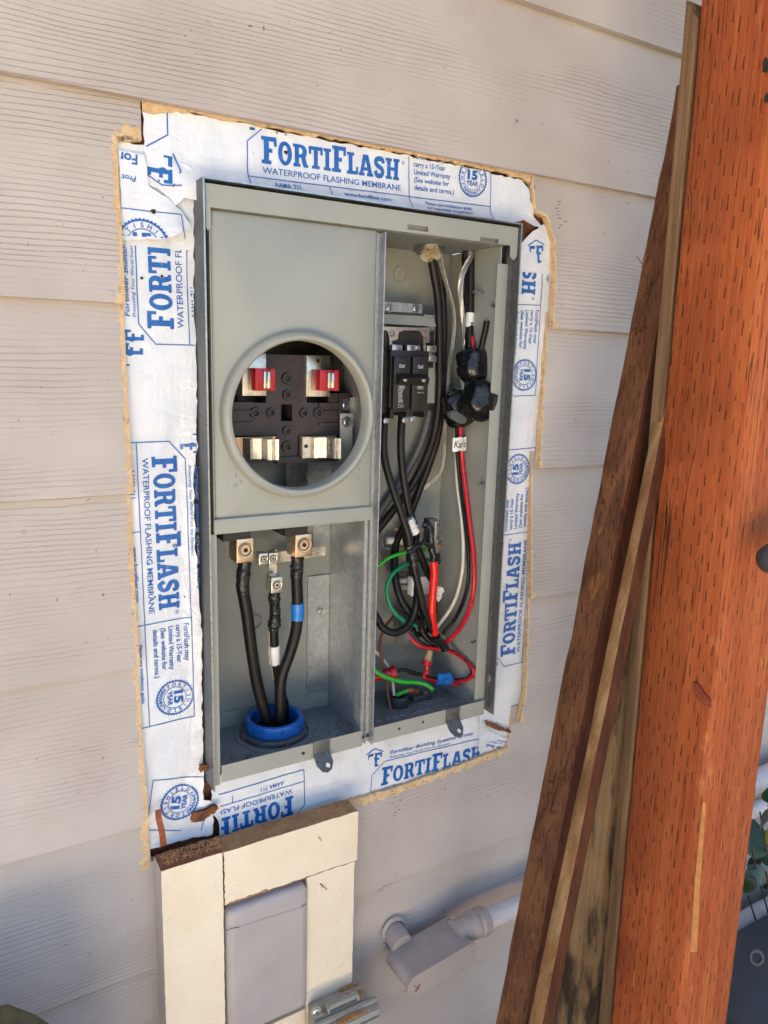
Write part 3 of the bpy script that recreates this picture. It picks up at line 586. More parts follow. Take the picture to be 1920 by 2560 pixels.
obj('gap_filler', MB().box(IX1 + .0107, BX1 - t_ - .0002, -.0085, -.0073, BZ0 + .01, 1.700), 'dull_steel', box_)  # filler added so the gap beside the flange looks lit, not black
# floors, lips with holes
obj('floor_plate', MB().box(IX0 + .0002, .4188, YF + .0014, YB - .0004, ZFL - .0013, ZFL), 'shaded_grey_paint', box_)
obj('floor_plate', MB().box(.4202, IX1 - .0002, YF + .0014, YB - .0004, ZFL - .0013, ZFL), 'shaded_grey_paint', box_)
def circ(c, r, n_=20, s_=1): return [(c[0] + r * math.cos(s_ * 6.2832 * i / n_), c[1] + r * math.sin(s_ * 6.2832 * i / n_)) for i in range(n_)]
obj('front_lip', MB().plate([(IX0 + .0012, 1.0975), (.4100, 1.0975), (.4100, 1.1172), (IX0 + .0012, 1.1172)], [circ((.3345, 1.1075), .0022, 14, -1)], -.0165, -.0153), 'grey_paint', box_)
obj('front_lip', MB().plate([(.4272, 1.0975), (.5935, 1.0975), (.5935, 1.1172), (.4272, 1.1172)], [circ((.463, 1.1075), .0019, 14, -1), circ((.498, 1.1082), .0019, 14, -1)], -.0165, -.0153), 'grey_paint', box_)
for (u, v) in ((805, 1877), (1133, 1795)):
    c = at(u, v, -.019); mb = MB()
    mb.box(c.x - .0105, c.x + .0105, -.0185, -.0172, c.z - .004, c.z + .0135, bev=.0004)
    pl = [(c.x - .0105, -.0), (c.x + .0105, 0), (c.x + .0105, .012), (c.x + .006, .020), (c.x, .0225), (c.x - .006, .020), (c.x - .0105, .012)]
    vs, fs = fill2d(pl, [circ((c.x + .003, .0145), .0030, 14, -1)])
    d_ = Vector((0, -.72, -.70)); o0 = Vector((0, -.0180, c.z - .0042)); nrm = Vector((0, -.70, .72)) * .0012
    f3 = lambda x, q, k: (x, o0.y + d_.y * q + nrm.y * k, o0.z + d_.z * q + nrm.z * k)
    mb.add([f3(x, q, 0) for x, q in vs] + [f3(x, q, 1) for x, q in vs], [f for f in fs] + [tuple(i + len(vs) for i in f) for f in fs])
    for lp in (pl, circ((c.x + .003, .0145), .0030, 14, -1)):
        n_ = len(lp); mb.add([f3(x, q, 0) for x, q in lp] + [f3(x, q, 1) for x, q in lp], [(i, (i + 1) % n_, n_ + (i + 1) % n_, n_ + i) for i in range(n_)])
    obj('latch_tab', mb, 'dull_steel', box_)
# header and meter cover
hd = MB(); x0, x1, z0, z1 = .2318, .6045, 1.6846, 1.7053
slots = []
for (ua, ub, va) in ((1018, 1070, 566), (1200, 1246, 597)):
    a, b = at(ua, va, -.016), at(ub, va + 6, -.016); slots.append([(a.x, a.z + .0022), (b.x, a.z + .0022), (b.x, a.z - .0030), (a.x, a.z - .0030)])
hd.plate([(x0, z0 - .018), (x0 + .0018, z0 - .021), (x0 + .0048, z0 - .018), (x0 + .0048, z0), (x1 - .010, z0), (x1 - .010, z0 - .012), (x1 - .004, z0 - .016), (x1, z0 - .011), (x1, z1), (x0, z1)], slots, -.0165, -.0150)
hd.box(x0 + .006, x1 - .012, -.0105, -.0095, z0 + .0016, z1 - .002); hd.box(x0 + .0005, x1 - .0005, -.0148, .03, z1 - .0014, z1 - .0001); hd.box(x0 + .006, x1 - .012, -.0148, -.006, z0 + .0001, z0 + .0014)
obj('header_cover', hd, 'grey_paint', box_)
cx_, cz_, ri_, ro_ = .3293, 1.4906, .0762, .0855
X0, X1, ZA, ZB = .2385, .4183, 1.3725, 1.6835
mc = MB(); N = 96; inn, out_ = [], []
for i in range(N):
    a = 2 * math.pi * i / N; dx, dz = math.cos(a), math.sin(a)
    tx = ((X1 if dx > 0 else X0) - cx_) / dx if abs(dx) > 1e-6 else 1e9; tz = ((ZB if dz > 0 else ZA) - cz_) / dz if abs(dz) > 1e-6 else 1e9; t = min(tx, tz)
    inn.append((cx_ + dx * ri_, cz_ + dz * ri_)); out_.append([cx_ + dx * t, cz_ + dz * t])
for c in ((X0, ZA), (X1, ZA), (X1, ZB), (X0, ZB)):
    j = min(range(N), key=lambda i: (out_[i][0] - c[0]) ** 2 + (out_[i][1] - c[1]) ** 2); out_[j] = list(c)
rr = .0035
def yc(p):   # rolled edge of the pressed cover
    d = min(p[0] - X0, X1 - p[0], 1); return YF
ring2 = [((p[0] - cx_) * .98 + cx_, (p[1] - cz_) * .98 + cz_) for p in out_]
inset = [(min(max(p[0], X0 + .003), X1 - .003), min(max(p[1], ZA + .003), ZB - .003)) for p in out_]
vs = [(p[0], YF, p[1]) for p in inn] + [(p[0], YF, p[1]) for p in inset] + [(p[0], YF + .0022, p[1]) for p in out_] + [(p[0], YF + .020, p[1]) for p in out_]
fs = [(k * N + i, k * N + (i + 1) % N, (k + 1) * N + (i + 1) % N, (k + 1) * N + i) for k in range(3) for i in range(N)]
mc.add(vs, fs, 0, True)
cov = obj('meter_cover', mc, 'grey_paint', box_)
rg = MB(); rg.lathe((cx_, YF, cz_), (0, -1, 0), [(ri_, -.004), (ri_, .0105), (ri_ + .0014, .0124), (ri_ + .0045, .0132), (ro_ - .0022, .0118), (ro_, .0085), (ro_ + .0006, .0010), (ro_ + .0026, -.0004), (ro_ + .0026, -.004)], 96, 0, True); obj('meter_ring', rg, 'grey_paint', cov)
bd = MB(); bd.box(.2350, .4185, YF - .0045, YF + .012, 1.3722, 1.3878, bev=.0012); obj('cover_band', bd, 'grey_paint', cov)
for (a, b, r) in ((218, 1465, .0021), (218, 1565, .0022), (150, 1540, .0009), (272, 1525, .0010), (1378, 1412, .0020), (1376, 1503, .0012)):
    p = Z1(a, b, YF); obj('dimple', MB().lathe(p, (0, -1, 0), [(.00001, .0011), (r * .6, .0009), (r, 0)], 16, 0, False), 'grey_paint', cov)
# divider and its folded channel
dv = MB(); dv.box(.4190, .4200, -.006, YB - .0004, ZFL + .0002, 1.684); obj('divider_sheet', dv, 'galvanized', box_)
ch = MB(); ch.box(.4186, .4262, -.0060, -.0050, 1.0965, 1.682); ch.box(.4250, .4263, -.0165, -.0062, 1.0955, 1.682); ch.box(.4186, .4196, -.0105, -.0062, 1.0955, 1.682)
ch.box(.4104, .4114, -.0125, .004, 1.0955, 1.3722); ch.box(.4116, .4184, -.0065, -.0055, 1.0955, 1.3722); ch.box(.4116, .4136, -.0125, -.0115, 1.0955, 1.3722)
obj('divider_channel', ch, 'galvanized', box_)
a, b = Z9(862, 560, .091), Z9(1005, 1520, .091)
obj('back_strip', MB().box(a.x, .4186, .0905, .0925, b.z, a.z), 'galvanized', box_); screw(box_, Z9(970, 855, .0898), (0, -1, 0), .0042)
a, b = Z9(905, 110, .091), Z9(1020, 290, .091); obj('back_strip', MB().box(a.x, .4186, .0905, .0925, b.z, a.z + .10), 'galvanized', box_)
a, b = Z9(600, 335, .07), Z9(1020, 430, .07); obj('cross_strap', MB().hexa([(Z9(600, 440, .07)), Z9(1015, 375, .07), Z9(1015, 375, .073), Z9(600, 440, .073), Z9(600, 345, .07), Z9(1015, 295, .07), Z9(1015, 295, .073), Z9(600, 345, .073)]), 'tin', box_)
p0 = Z9(130, 1725, .0921); obj('back_fold', MB().box(IX0, .4186, .0905, .0927, ZFL, p0.z), 'grey_paint', box_)
for (f_, a, b, y, r) in ((Z9, 405, 950, .0915, .010), (Z9, 860, 1600, .090, .0035), (Z2, 320, 575, .0925, .0105), (Z2, 1225, 295, .02, .003)):
    p = f_(a, b, y); mb = MB().lathe(p, (0, -1, 0), [(r, 0), (r * .93, .0014), (r * .80, .0014), (r * .74, 0)], 32); 
    if r > .0102: mb.disc(p, (0, -1, 0), .003, .0009, 16)
    obj('knockout', mb, 'grey_paint', box_)
for r in (.012, .016, .0205, .0245):
    p = Vector((.560, YB - .0005, Z4(890, 1300, YB).z)); obj('knockout', MB().lathe(p, (0, -1, 0), [(r, 0), (r - .0004, .0009), (r - .0011, .0009), (r - .0015, 0)], 48), 'grey_paint', box_)
# studs on the right inner wall
for (a, b) in ((1110, 755), (1228, 885)):
    p = Z2(a, b, .05 if a == 1110 else .012); q = p + Vector((-.012, 0, 0)); obj('stud', MB().tube([Vector((IX1 - .0002, p.y, p.z)), Vector((IX1 - (.016 if a == 1110 else .006), p.y, p.z))], .0018, 12), 'zinc', box_)
for (a, b, f_) in ((1112, 1138, Z3), (1068, 1240, Z4)):
    p = f_(a, b, .012); obj('stud', MB().tube([Vector((IX1 - .0002, p.y, p.z)), Vector((IX1 - .006, p.y, p.z))], .0018, 12), 'zinc', box_)
p = Z4(1218, 1700, .0); obj('side_plug', MB().disc((BX1 - t_ - .0001, -.006, p.z), (-1, 0, 0), .0062, .0008, 20), 'grey_paint', box_)
# meter socket block with jaws
P1 = lambda a, b, y=.030: (Z1(a, b, y).x, Z1(a, b, y).z)
cross = [P1(*q) for q in [(515, 322), (890, 330), (895, 780), (1100, 780), (1100, 690), (1290, 690), (1290, 872), (1205, 876), (1205, 1085), (812, 1088), (812, 1300), (600, 1310), (600, 1090), (60, 1090), (60, 780), (510, 780)]]
hole = [P1(*q) for q in [(650, 795), (650, 955), (755, 955), (755, 795)]]
mbk = MB().plate(cross, [hole], .030, .058)
for q in ((185, 800, 385, 785), (185, 880, 360, 862), (185, 990, 385, 975), (1000, 810, 1215, 790), (1045, 880, 1215, 862), (1000, 995, 1200, 975)):
    A, B = P1(q[0], q[1]), P1(q[2], q[3]); mbk.box(A[0], B[0], .0270, .0302, A[1], A[1] + .0030)
for q in (((590, 1085), (612, 1310)), ((812, 1085), (842, 1300)), ((600, 1290), (1165, 1325)), ((270, 1310), (600, 1330)), ((1185, 690), (1205, 1085)), ((515, 322), (890, 336))):
    A, B = P1(*q[0]), P1(*q[1]); mbk.box(A[0], B[0], .0262, .0440, B[1], A[1])
sb = obj('socket_block', mbk, 'bakelite', box_)
for (a, b, r) in ((705, 550, .0062), (705, 705, .0053), (705, 1040, .0053), (705, 1195, .0062), (405, 875, .006), (555, 875, .0055), (865, 875, .0055), (998, 875, .006)):
    p = Z1(a, b, .030); mb = MB().lathe(p, (0, -1, 0), [(r, 0), (r, .0022), (r * .92, .0030), (r * .55, .0030), (r * .45, .0008), (.00001, .0006)], 28, 0, False); obj('boss', mb, 'bakelite', sb)
    obj('boss_hole', MB().disc(p + Vector((0, -.0008, 0)), (0, -1, 0), r * .40, .0003, 16), 'ink_black', sb)
def quad(f_, a0, b0, a1, b1, y): A, B = f_(a0, b0, y), f_(a1, b1, y); return A.x, B.x, B.z, A.z
for (a0, a1, b0, b1, ra0, ra1, rb0, rb1) in ((285, 512, 305, 715, 402, 592, 455, 668), (890, 1108, 330, 722, 1010, 1190, 470, 668)):
    x0, x1, z0, z1 = quad(Z1, a0, b0, a1, b1, .024); mb = MB(); mb.box(x0, x1, .0235, .0255, z0, z1, bev=.0005); mb.box(x0 + .002, x1 - .002, .0255, .05, z1 - .03, z1 - .027)
    mb.box(x0, x0 + .002, .0257, .05, z0, z1); j = obj('upper_jaw', mb, 'tin', sb)
    x0, x1, z0, z1 = quad(Z1, ra0, rb0, ra1, rb1, .004); xm = x0 + (x1 - x0) * .38; xn = x0 + (x1 - x0) * .74
    mb = MB(); mb.box(x0, xm, .002, .0232, z0, z1, bev=.0008); mb.box(xn, x1, .002, .0232, z0, z1, bev=.0008); mb.box(xm + .0001, xn - .0001, .004, .0232, z1 - .0022, z1 - .0002); mb.box(xm + .0001, xn - .0001, .004, .0232, z0 + .0002, z0 + .0022)
    obj('red_clip', mb, 'red_plastic', sb)
    mb = MB(); mb.box(xm + .0003, xm + (xn - xm) * .45, .0008, .023, z0 + .0024, z1 - .0024, bev=.0010); mb.box(xm + (xn - xm) * .5, xn - .0003, -.0006, .023, z0 + .0024, z1 - .0024, bev=.0014); obj('jaw_blade', mb, 'tin', sb)
    c = Z1((a0 + a1) / 2, b0 + 55, .0233); obj('jaw_hole', MB().disc(c, (0, -1, 0), .0021, .0003, 16), 'ink_black', sb)
for (a0, a1, b0, b1, fl_) in ((200, 598, 1108, 1300, 1), (845, 1165, 1100, 1290, 0)):
    x0, x1, z0, z1 = quad(Z1, a0, b0, a1, b1, .026); w_ = x1 - x0; mb = MB(); mb.box(x0, x1, .0252, .0275, z0, z1, mi=1)
    prof = [(.22, .024), (.30, .014), (.40, .019), (.58, .016), (.64, .006), (.72, .0035), (.78, .006), (.80, .0045), (.88, .0030), (.95, .007), (.95, .020)] if fl_ else [(.02, .0245), (.24, .0240), (.27, .018), (.36, .0165), (.40, .021), (.62, .017), (.66, .008), (.73, .0045), (.80, .008), (.82, .0065), (.89, .004), (.97, .008), (.97, .022)]
    vs = [(x0 + w_ * a, y, z) for a, y in prof for z in (z0 + .0008, z1 - .0008)]; fs = [(2 * i, 2 * i + 2, 2 * i + 3, 2 * i + 1) for i in range(len(prof) - 1)]; mb.add(vs, fs, 0, True)
    mb.add([(v[0], v[1] + .0014, v[2]) for v in vs], fs, 0, True)
    obj('lower_jaw', mb, ['tin', 'copper_tinned'], sb)
c = Z1(887, 1190, .0240); obj('jaw_hole', MB().disc(c, (0, -1, 0), .0022, .0003, 16), 'ink_black', sb)
# side strap, bracket and bars behind the socket
x0, x1, z0, z1 = quad(Z1, 1208, 880, 1320, 1330, .026); obj('side_bracket', MB().box(x0, x1, .0255, .027, z0, z1, bev=.0005), 'grey_paint', box_)
x0, x1, z0, z1 = quad(Z1, 1300, 728, 1372, 1012, .034); obj('side_bracket', MB().box(x0, x1, .034, .0355, z0, z1, bev=.0005), 'grey_paint', box_)
screw(box_, Z1(1257, 795, .0288), (0, -1, 0), .0046); screw(box_, Z1(1268, 958, .0253), (0, -1, 0), .0046)
x0, x1, z0, z1 = quad(Z1, 708, 1310, 900, 1600, .07); obj('bus_bar', MB().box(x0, x1, .070, .073, z0 - .05, z1), 'tin', box_)
x0, x1, z0, z1 = quad(Z1, 905, 200, 1080, 1600, .090); obj('back_strip', MB().box(x0, x1, .0890, .0925, z0 - .03, z1 + .02), 'galvanized', box_)
x0, x1, z0, z1 = quad(Z1, 510, 190, 900, 320, .05); obj('socket_carrier', MB().box(x0 - .03, x1 + .05, .0585, .0880, z0 - .10, z0 + .02), 'black_plastic', box_)
# supply lugs
def lugbox(nm, f_, L, R, T, B, y, dep, mat, hole_c, hr):
    A, C = f_(L, T, y), f_(R, B, y); mb = MB().box(A.x, C.x, y, y + dep, C.z, A.z, bev=.0008); o = obj(nm, mb, mat, box_)
    c = f_(hole_c[0], hole_c[1], y - .0001); obj('lug_screw', MB().lathe(c, (0, -1, 0), [(hr, 0), (hr * .93, .0008), (hr * .74, .0004), (hr * .70, -.0005), (hr * .52, -.0002), (hr * .48, .0004), (hr * .30, .0004), (hr * .24, -.0018), (.00001, -.0018)], 32, 0, False), mat, o)
    obj('screw_socket', MB().lathe(c + Vector((0, -.0006, 0)), (0, -1, 0), [(hr * .80, 0), (hr * .66, 0), (hr * .66, .0001), (hr * .80, .0001)], 28), 'dull_steel', o); obj('screw_socket', MB().disc(c + Vector((0, -.0005, 0)), (0, -1, 0), hr * .30, .0002, 6), 'ink_black', o)
    return o
lugbox('supply_lug', Z9, 248, 396, 238, 430, .018, .026, 'brass_tin', (325, 330), .0088)
lugbox('supply_lug', Z9, 757, 900, 200, 382, .018, .026, 'brass_tin', (832, 285), .0086)
for (L, R, T, B) in ((118, 415, 130, 236), (660, 908, 118, 198)):
    A, C = Z9(L, T, .012), Z9(R, B, .012); mb = MB(); mb.box(A.x + .004, C.x - .003, .020, .060, C.z - .001, A.z + .02); mb.box(A.x, C.x, .016, .064, A.z - .004, A.z + .02); obj('lug_insulator', mb, 'black_plastic', box_)
lugbox('neutral_lug', Z9, 548, 648, 570, 695, .030, .018, 'tin', (598, 632), .0056)
lugbox('neutral_lug', Z9, 440, 520, 362, 452, .040, .012, 'tin', (485, 410), .0044); lugbox('neutral_lug', Z9, 528, 612, 358, 448, .040, .012, 'tin', (563, 402), .0046)
A, C = Z9(520, 330, .055), Z9(590, 570, .055); obj('neutral_strap', MB().box(A.x, C.x, .053, .056, C.z, A.z), 'tin', box_)
# ------------------------------------------------------------------ conduit bushing on the floor of the box
bc = Vector((.3268, .0500, ZFL + .0003)); bz = thing('conduit_bushing', bc, 'blue plastic conduit bushing with grey locknut on the box floor', 'bushing')
n8 = MB(); n8.lathe(bc, (0, 0, 1), [(.0272, .0075), (.0338, .0075), (.0346, .0090), (.0346, .0210), (.0338, .0222), (.0300, .0226), (.0282, .0214), (.0272, .0150)], 64); obj('blue_ring', n8, 'blue_plastic', bz)
for i in range(10):
    a = 2 * math.pi * i / 10 + .2; d = Vector((math.cos(a), math.sin(a), 0)); sdv = Vector((-d.y, d.x, 0)); q = [bc + d * r + sdv * s_ + Vector((0, 0, h)) for h in (.0090, .0205) for (r, s_) in ((.0340, -.0012), (.0358, -.0010), (.0358, .0010), (.0340, .0012))]
    obj('grip_rib', MB().hexa(q), 'blue_plastic', bz)
ln = MB(); ln.lathe(bc, (0, 0, 1), [(.0262, .0006), (.0385, .0006), (.0392, .0018), (.0392, .0052), (.0380, .0066), (.0262, .0066)], 64); obj('locknut', ln, 'grey_plastic', bz)
for i in range(8):
    a = 2 * math.pi * i / 8; d = Vector((math.cos(a), math.sin(a), 0)); sdv = Vector((-d.y, d.x, 0)); q = [bc + d * r + sdv * s_ + Vector((0, 0, h)) for h in (.0010, .0060) for (r, s_) in ((.0385, -.004), (.0412, -.003), (.0412, .003), (.0385, .004))]
    obj('lug_tooth', MB().hexa(q), 'grey_plastic', bz)
obj('knockout_ring', MB().lathe(bc, (0, 0, 1), [(.0415, 0), (.0478, 0), (.0474, .0012), (.0418, .0014)], 64), 'shaded_grey_paint', bz)
obj('throat', MB().disc(bc + Vector((0, 0, .004)), (0, 0, 1), .0264, .0012, 40), 'ink_black', bz)
# ------------------------------------------------------------------ cables and wires
def wire(name, label, pts, r, mat, cat='cable', group=None, n=12, per=7):
    P = spline(pts, per); mb = MB().tube(P, r, n); return obj(name, mb, mat, None, label, cat, group, base=Vector(pts[-1]))
def wrap(parent, name, pts, r, mat, lump=.0, seed=0, n=16, per=5):
    P = spline(pts, per); N = len(P)
    rad = lambda t: r * (1 + lump * noise.noise((t * 9 + seed, seed, 1.3)))
    mb = MB().tube(P, r, n, rad=rad)
    if lump:
        vv = []
        for i, v in enumerate(mb.v): q = Vector(v); vv.append(tuple(q + Vector((noise.noise(q * 260), noise.noise(q * 260 + Vector((7, 0, 0))), noise.noise(q * 260 + Vector((0, 9, 0))))) * r * lump * .7))
        mb.v = vv
    return obj(name, mb, mat, parent)
def strands(name, label, pts, r, k, mat, fray=0.0):
    P = spline(pts, 8); mb = MB(); N = len(P); paths = [[] for _ in range(k)]; up = None
    for i, p in enumerate(P):
        t = (P[min(i + 1, N - 1)] - P[max(i - 1, 0)]).normalized()
        if up is None: up = t.orthogonal().normalized()
        up = (up - t * up.dot(t)).normalized(); sd_ = t.cross(up)
        for j in range(k):
            a = 2 * math.pi * j / k + i * .22; rr = r * (1 + fray * max(0, 1 - i / (N * .12)))
            paths[j].append(p + up * math.cos(a) * rr + sd_ * math.sin(a) * rr)
    for q in paths: mb.tube(q, r * .36, 5)
    return obj(name, mb, mat, None, label, 'wire', base=Vector(pts[-1]))
# three supply cables of the lower left compartment
c1 = wire('supply_cable', 'thick black supply cable, leftmost of the three rising from the blue bushing', [Z9(318, 428, .036), Z9(300, 640, .036), Z9(340, 900, .036), Z9(378, 1200, .038), Z9(428, 1500, .042), (.3135, .045, 1.130), (.3135, .048, 1.108)], .0068, 'black_rubber')
wrap(c1, 'tape_wrap', [Z9(318, 430, .036), Z9(304, 540, .036), Z9(300, 640, .036), Z9(305, 700, .036)], .0074, 'black_tape', .14, 1)
c2 = wire('supply_cable', 'black neutral cable with white tape, middle one rising from the blue bushing', [Z9(580, 690, .040), Z9(575, 860, .042), Z9(566, 1050, .046), Z9(580, 1250, .050), Z9(612, 1480, .056), (.3440, .060, 1.130), (.3440, .062, 1.108)], .0058, 'black_rubber')
wrap(c2, 'tape_wrap', [Z9(572, 700, .040), Z9(574, 780, .041), Z9(580, 860, .042), Z9(572, 950, .044), Z9(566, 1010, .045)], .0067, 'black_tape', .30, 2)
wrap(c2, 'white_tape', [Z9(570, 1150, .0475), Z9(575, 1225, .049), Z9(584, 1300, .051)], .0072, 'white_tape', .10, 3)
y_ = [Z9(528, 1030, .039), Z9(532, 1140, .041), Z9(545, 1300, .044), Z9(570, 1460, .049)]; obj('yellow_stripe', MB().tube(spline(y_, 5), .0005, 6), 'jute', c2)
c3 = wire('supply_cable', 'thick black supply cable with blue tape band, rightmost rising from the blue bushing', [Z9(772, 385, .036), Z9(768, 600, .036), Z9(776, 850, .036), Z9(758, 1040, .034), Z9(708, 1220, .034), Z9(632, 1450, .036), (.3300, .040, 1.130), (.3290, .042, 1.108)], .0068, 'black_rubber')
wrap(c3, 'tape_wrap', [Z9(772, 390, .036), Z9(768, 470, .036), Z9(766, 560, .036)], .0075, 'black_tape', .16, 4)
wrap(c3, 'blue_tape', [Z9(772, 785, .036), Z9(774, 860, .036), Z9(772, 932, .0355)], .0077, 'blue_tape', .05, 5)
# --- right compartment, cable bundle from the left hub
hub = thing('cable_hub', Z2(610, 270, .045), 'frayed canvas sheathed cable end under the header, left of two', 'cable sheath')
obj('sheath_sleeve', MB().tube([Z2(608, 195, .050), Z2(612, 300, .045), Z2(618, 400, .040)], .0125, 20, rad=lambda t: .0132 - .0012 * t), 'sheath', hub)
fr = MB(); rng = random.Random(4)
for i in range(46):
    a = rng.random(); p = Z2(565 + 130 * a, 320 + 40 * rng.random(), .028 + .004 * rng.random()); q = Z2(560 + 135 * a + 14 * (rng.random() - .5), 375 + 70 * rng.random() - 60 * a, .026); fr.tube([p, (p + q) / 2 + Vector((0, -.001, 0)), q], .00035, 4)
for i in range(9):
    b = 320 + i * 13; fr.tube([Z2(572 + i * 2, b + 38, .0265), Z2(630, b + 12, .0245), Z2(688, b - 18, .0265)], .0003, 4)
obj('frayed_jute', fr, 'jute', hub)
obj('hub_ring', MB().lathe(Vector((Z2(610, 205, .050).x, .050, 1.676)), (0, 0, 1), [(.0135, 0), (.0185, 0), (.0190, .003), (.0180, .0078), (.0135, .0078)], 36), 'zinc', hub)
ga = 'black feeder cables in the breaker compartment'
wire('feeder_cable', 'thick black feeder cable descending from the frayed sheath behind the breaker', [Z2(610, 330, .045), Z2(650, 560, .048), Z2(690, 800, .050), Z2(705, 1100, .050), Z2(705, 1450, .050), Z3(705, 150, .050), Z3(690, 420, .052), Z3(635, 720, .055), Z3(520, 1000, .060), Z3(390, 1220, .066), Z3(220, 1440, .072), Z3(60, 1640, .078)], .0052, 'black_rubber', group=ga)
wire('feeder_cable', 'black feeder cable nearest the bare strands, swinging down left behind the crossed cables', [Z2(660, 330, .052), Z2(700, 560, .056), Z2(735, 800, .058), Z2(745, 1100, .058), Z2(735, 1450, .058), Z3(735, 150, .058), Z3(715, 440, .060), Z3(680, 700, .062), Z3(600, 960, .066), Z3(500, 1220, .070), Z3(400, 1480, .074), Z4(350, 280, .074), Z4(330, 480, .066), Z4(345, 680, .058), Z4(400, 850, .052), Z4(500, 990, .048), Z4(590, 1090, .048)], .0050, 'black_rubber', group=ga)
wire('feeder_cable', 'greyish taped cable running diagonally behind the crossed breaker cables', [Z3(610, 420, .070), Z3(560, 640, .072), Z3(470, 860, .076), Z3(330, 1110, .080), Z3(180, 1330, .083), Z3(60, 1520, .085)], .0048, 'grey_plastic', group=ga)
strands('bare_strands', 'bare twisted strands hanging from the frayed sheath beside the black cables', [Z2(690, 320, .040), Z2(740, 560, .042), Z2(800, 760, .044), Z2(845, 960, .048), Z2(845, 1150, .050), Z2(815, 1380, .052), Z2(790, 1620, .054), Z3(770, 250, .056), Z3(755, 600, .060), Z3(742, 900, .064), Z3(690, 1060, .068), Z3(540, 1200, .075), Z3(420, 1300, .080)], .0019, 7, 'alu_strand', .5)
# --- second hub
hub2 = thing('cable_hub', Z2(1005, 270, .055), 'short frayed cable end under the header, right of two', 'cable sheath')
obj('sheath_sleeve', MB().tube([Z2(1005, 225, .058), Z2(1005, 270, .056), Z2(1006, 305, .054)], .0080, 18), 'sheath', hub2)
fr = MB()
for i in range(22):
    a = rng.random(); p = Z2(965 + 85 * a, 272, .043); q = Z2(960 + 110 * a, 330 + 80 * rng.random(), .041); fr.tube([p, (p + q) / 2 + Vector((0, -.0012, 0)), q], .0003, 4)
obj('frayed_wires', fr, 'alu_strand', hub2)
strands('bare_strands', 'bright bare twisted strands curving in front of the right cable pair', [Z2(1005, 290, .040), Z2(1015, 390, .036), Z2(975, 480, .036), Z2(925, 600, .038), Z2(912, 760, .040), Z2(930, 950, .042), Z2(955, 1120, .043), Z2(955, 1320, .046), Z3(930, 120, .048), Z3(925, 320, .050)], .0026, 8, 'alu_strand', .3)
r1 = wire('branch_cable', 'black cable behind the bright strands, entering the upper taped splice', [Z2(985, 300, .056), Z2(955, 430, .054), Z2(985, 640, .054), Z2(968, 900, .054), Z2(985, 1150, .054), Z2(990, 1400, .054)], .0040, 'black_rubber')
r2 = wire('branch_cable', 'black cable with white tape band entering the upper taped splice', [Z2(1015, 300, .050), Z2(1015, 450, .046), Z2(1015, 700, .046), Z2(1010, 950, .046), Z2(1005, 1150, .046), Z2(1000, 1400, .048)], .0046, 'black_rubber')
wrap(r2, 'white_tape', [Z2(1010, 955, .046), Z2(1006, 1030, .046), Z2(1002, 1095, .046)], .0052, 'white_tape', .06, 8)
wrap(r2, 'red_mark', [Z2(1030, 1195, .043), Z2(1036, 1260, .043), Z2(1040, 1320, .044)], .0024, 'red_wire', 0, 8)
z_ = wire('cable_tail', 'thin black cable tail standing up beside the upper taped splice', [Z2(1172, 1035, .050), Z2(1160, 1120, .050), Z2(1135, 1230, .050), Z2(1105, 1380, .050)], .0036, 'black_rubber')
# taped splices
def blob(name, label, c, R3, rotax, seed, mat='splice_tape', amp=.07, cutface=None):
    bm = bmesh.new(); bmesh.ops.create_icosphere(bm, subdivisions=4, radius=1)
    for v in bm.verts:
        d = v.co.normalized(); p = Vector([math.copysign(abs(x) ** .72, x) for x in d]); k = 1 + amp * 2.0 * noise.noise(d * 1.6 + Vector((seed, 0, 0))) + amp * .5 * abs(noise.noise(Vector((d.x * 2 + seed, d.y * 2, d.z * 7 + d.x * 2)))) + amp * .4 * noise.noise(d * 4 + Vector((0, seed, 0)))
        v.co = Vector((p.x * R3[0], p.y * R3[1], p.z * R3[2])) * k
    bmesh.ops.transform(bm, matrix=Matrix.Translation(c) @ rotax.to_4x4(), verts=bm.verts[:])
    mb = MB(); mb.bm(bm, 0, True); return obj(name, mb, mat, None, label, 'splice', base=Vector(c) - Vector((0, 0, R3[2])))
ry = lambda a: Matrix.Rotation(math.radians(a), 3, 'Y')
s1 = blob('taped_splice', 'black taped splice, uppermost of the three black bundles', Z2(1056, 1475, .040), (.0238, .019, .0208), ry(6), 3)
s2 = blob('taped_splice', 'large glossy black taped splice, rightmost of the three black bundles', Z3(1112, 318, .026), (.0232, .019, .0240), ry(14), 8)
s3 = blob('taped_splice', 'smaller black splice with flat grey end, left of the three bundles', Z3(885, 410, .034), (.0180, .016, .0235), ry(-32), 12)
fc = Z3(892, 487, .0165); mb = MB(); out_ = []
for i in range(28):
    a = 6.2832 * i / 28; rx, rz = .0138, .0068 * (1 - .22 * math.cos(2 * a) ** 2); x_, z_ = rx * math.cos(a), rz * math.sin(a); k = math.radians(-24); out_.append((fc.x + x_ * math.cos(k) - z_ * math.sin(k), fc.z + x_ * math.sin(k) + z_ * math.cos(k)))
mb.plate(out_, [], fc.y, fc.y + .006); obj('splice_end_cap', mb, 'grey_plastic', s3)
for nm, sp_, pts, sd_ in ():
    wrap(sp_, nm, pts, .0034, 'black_tape', .3, sd_)
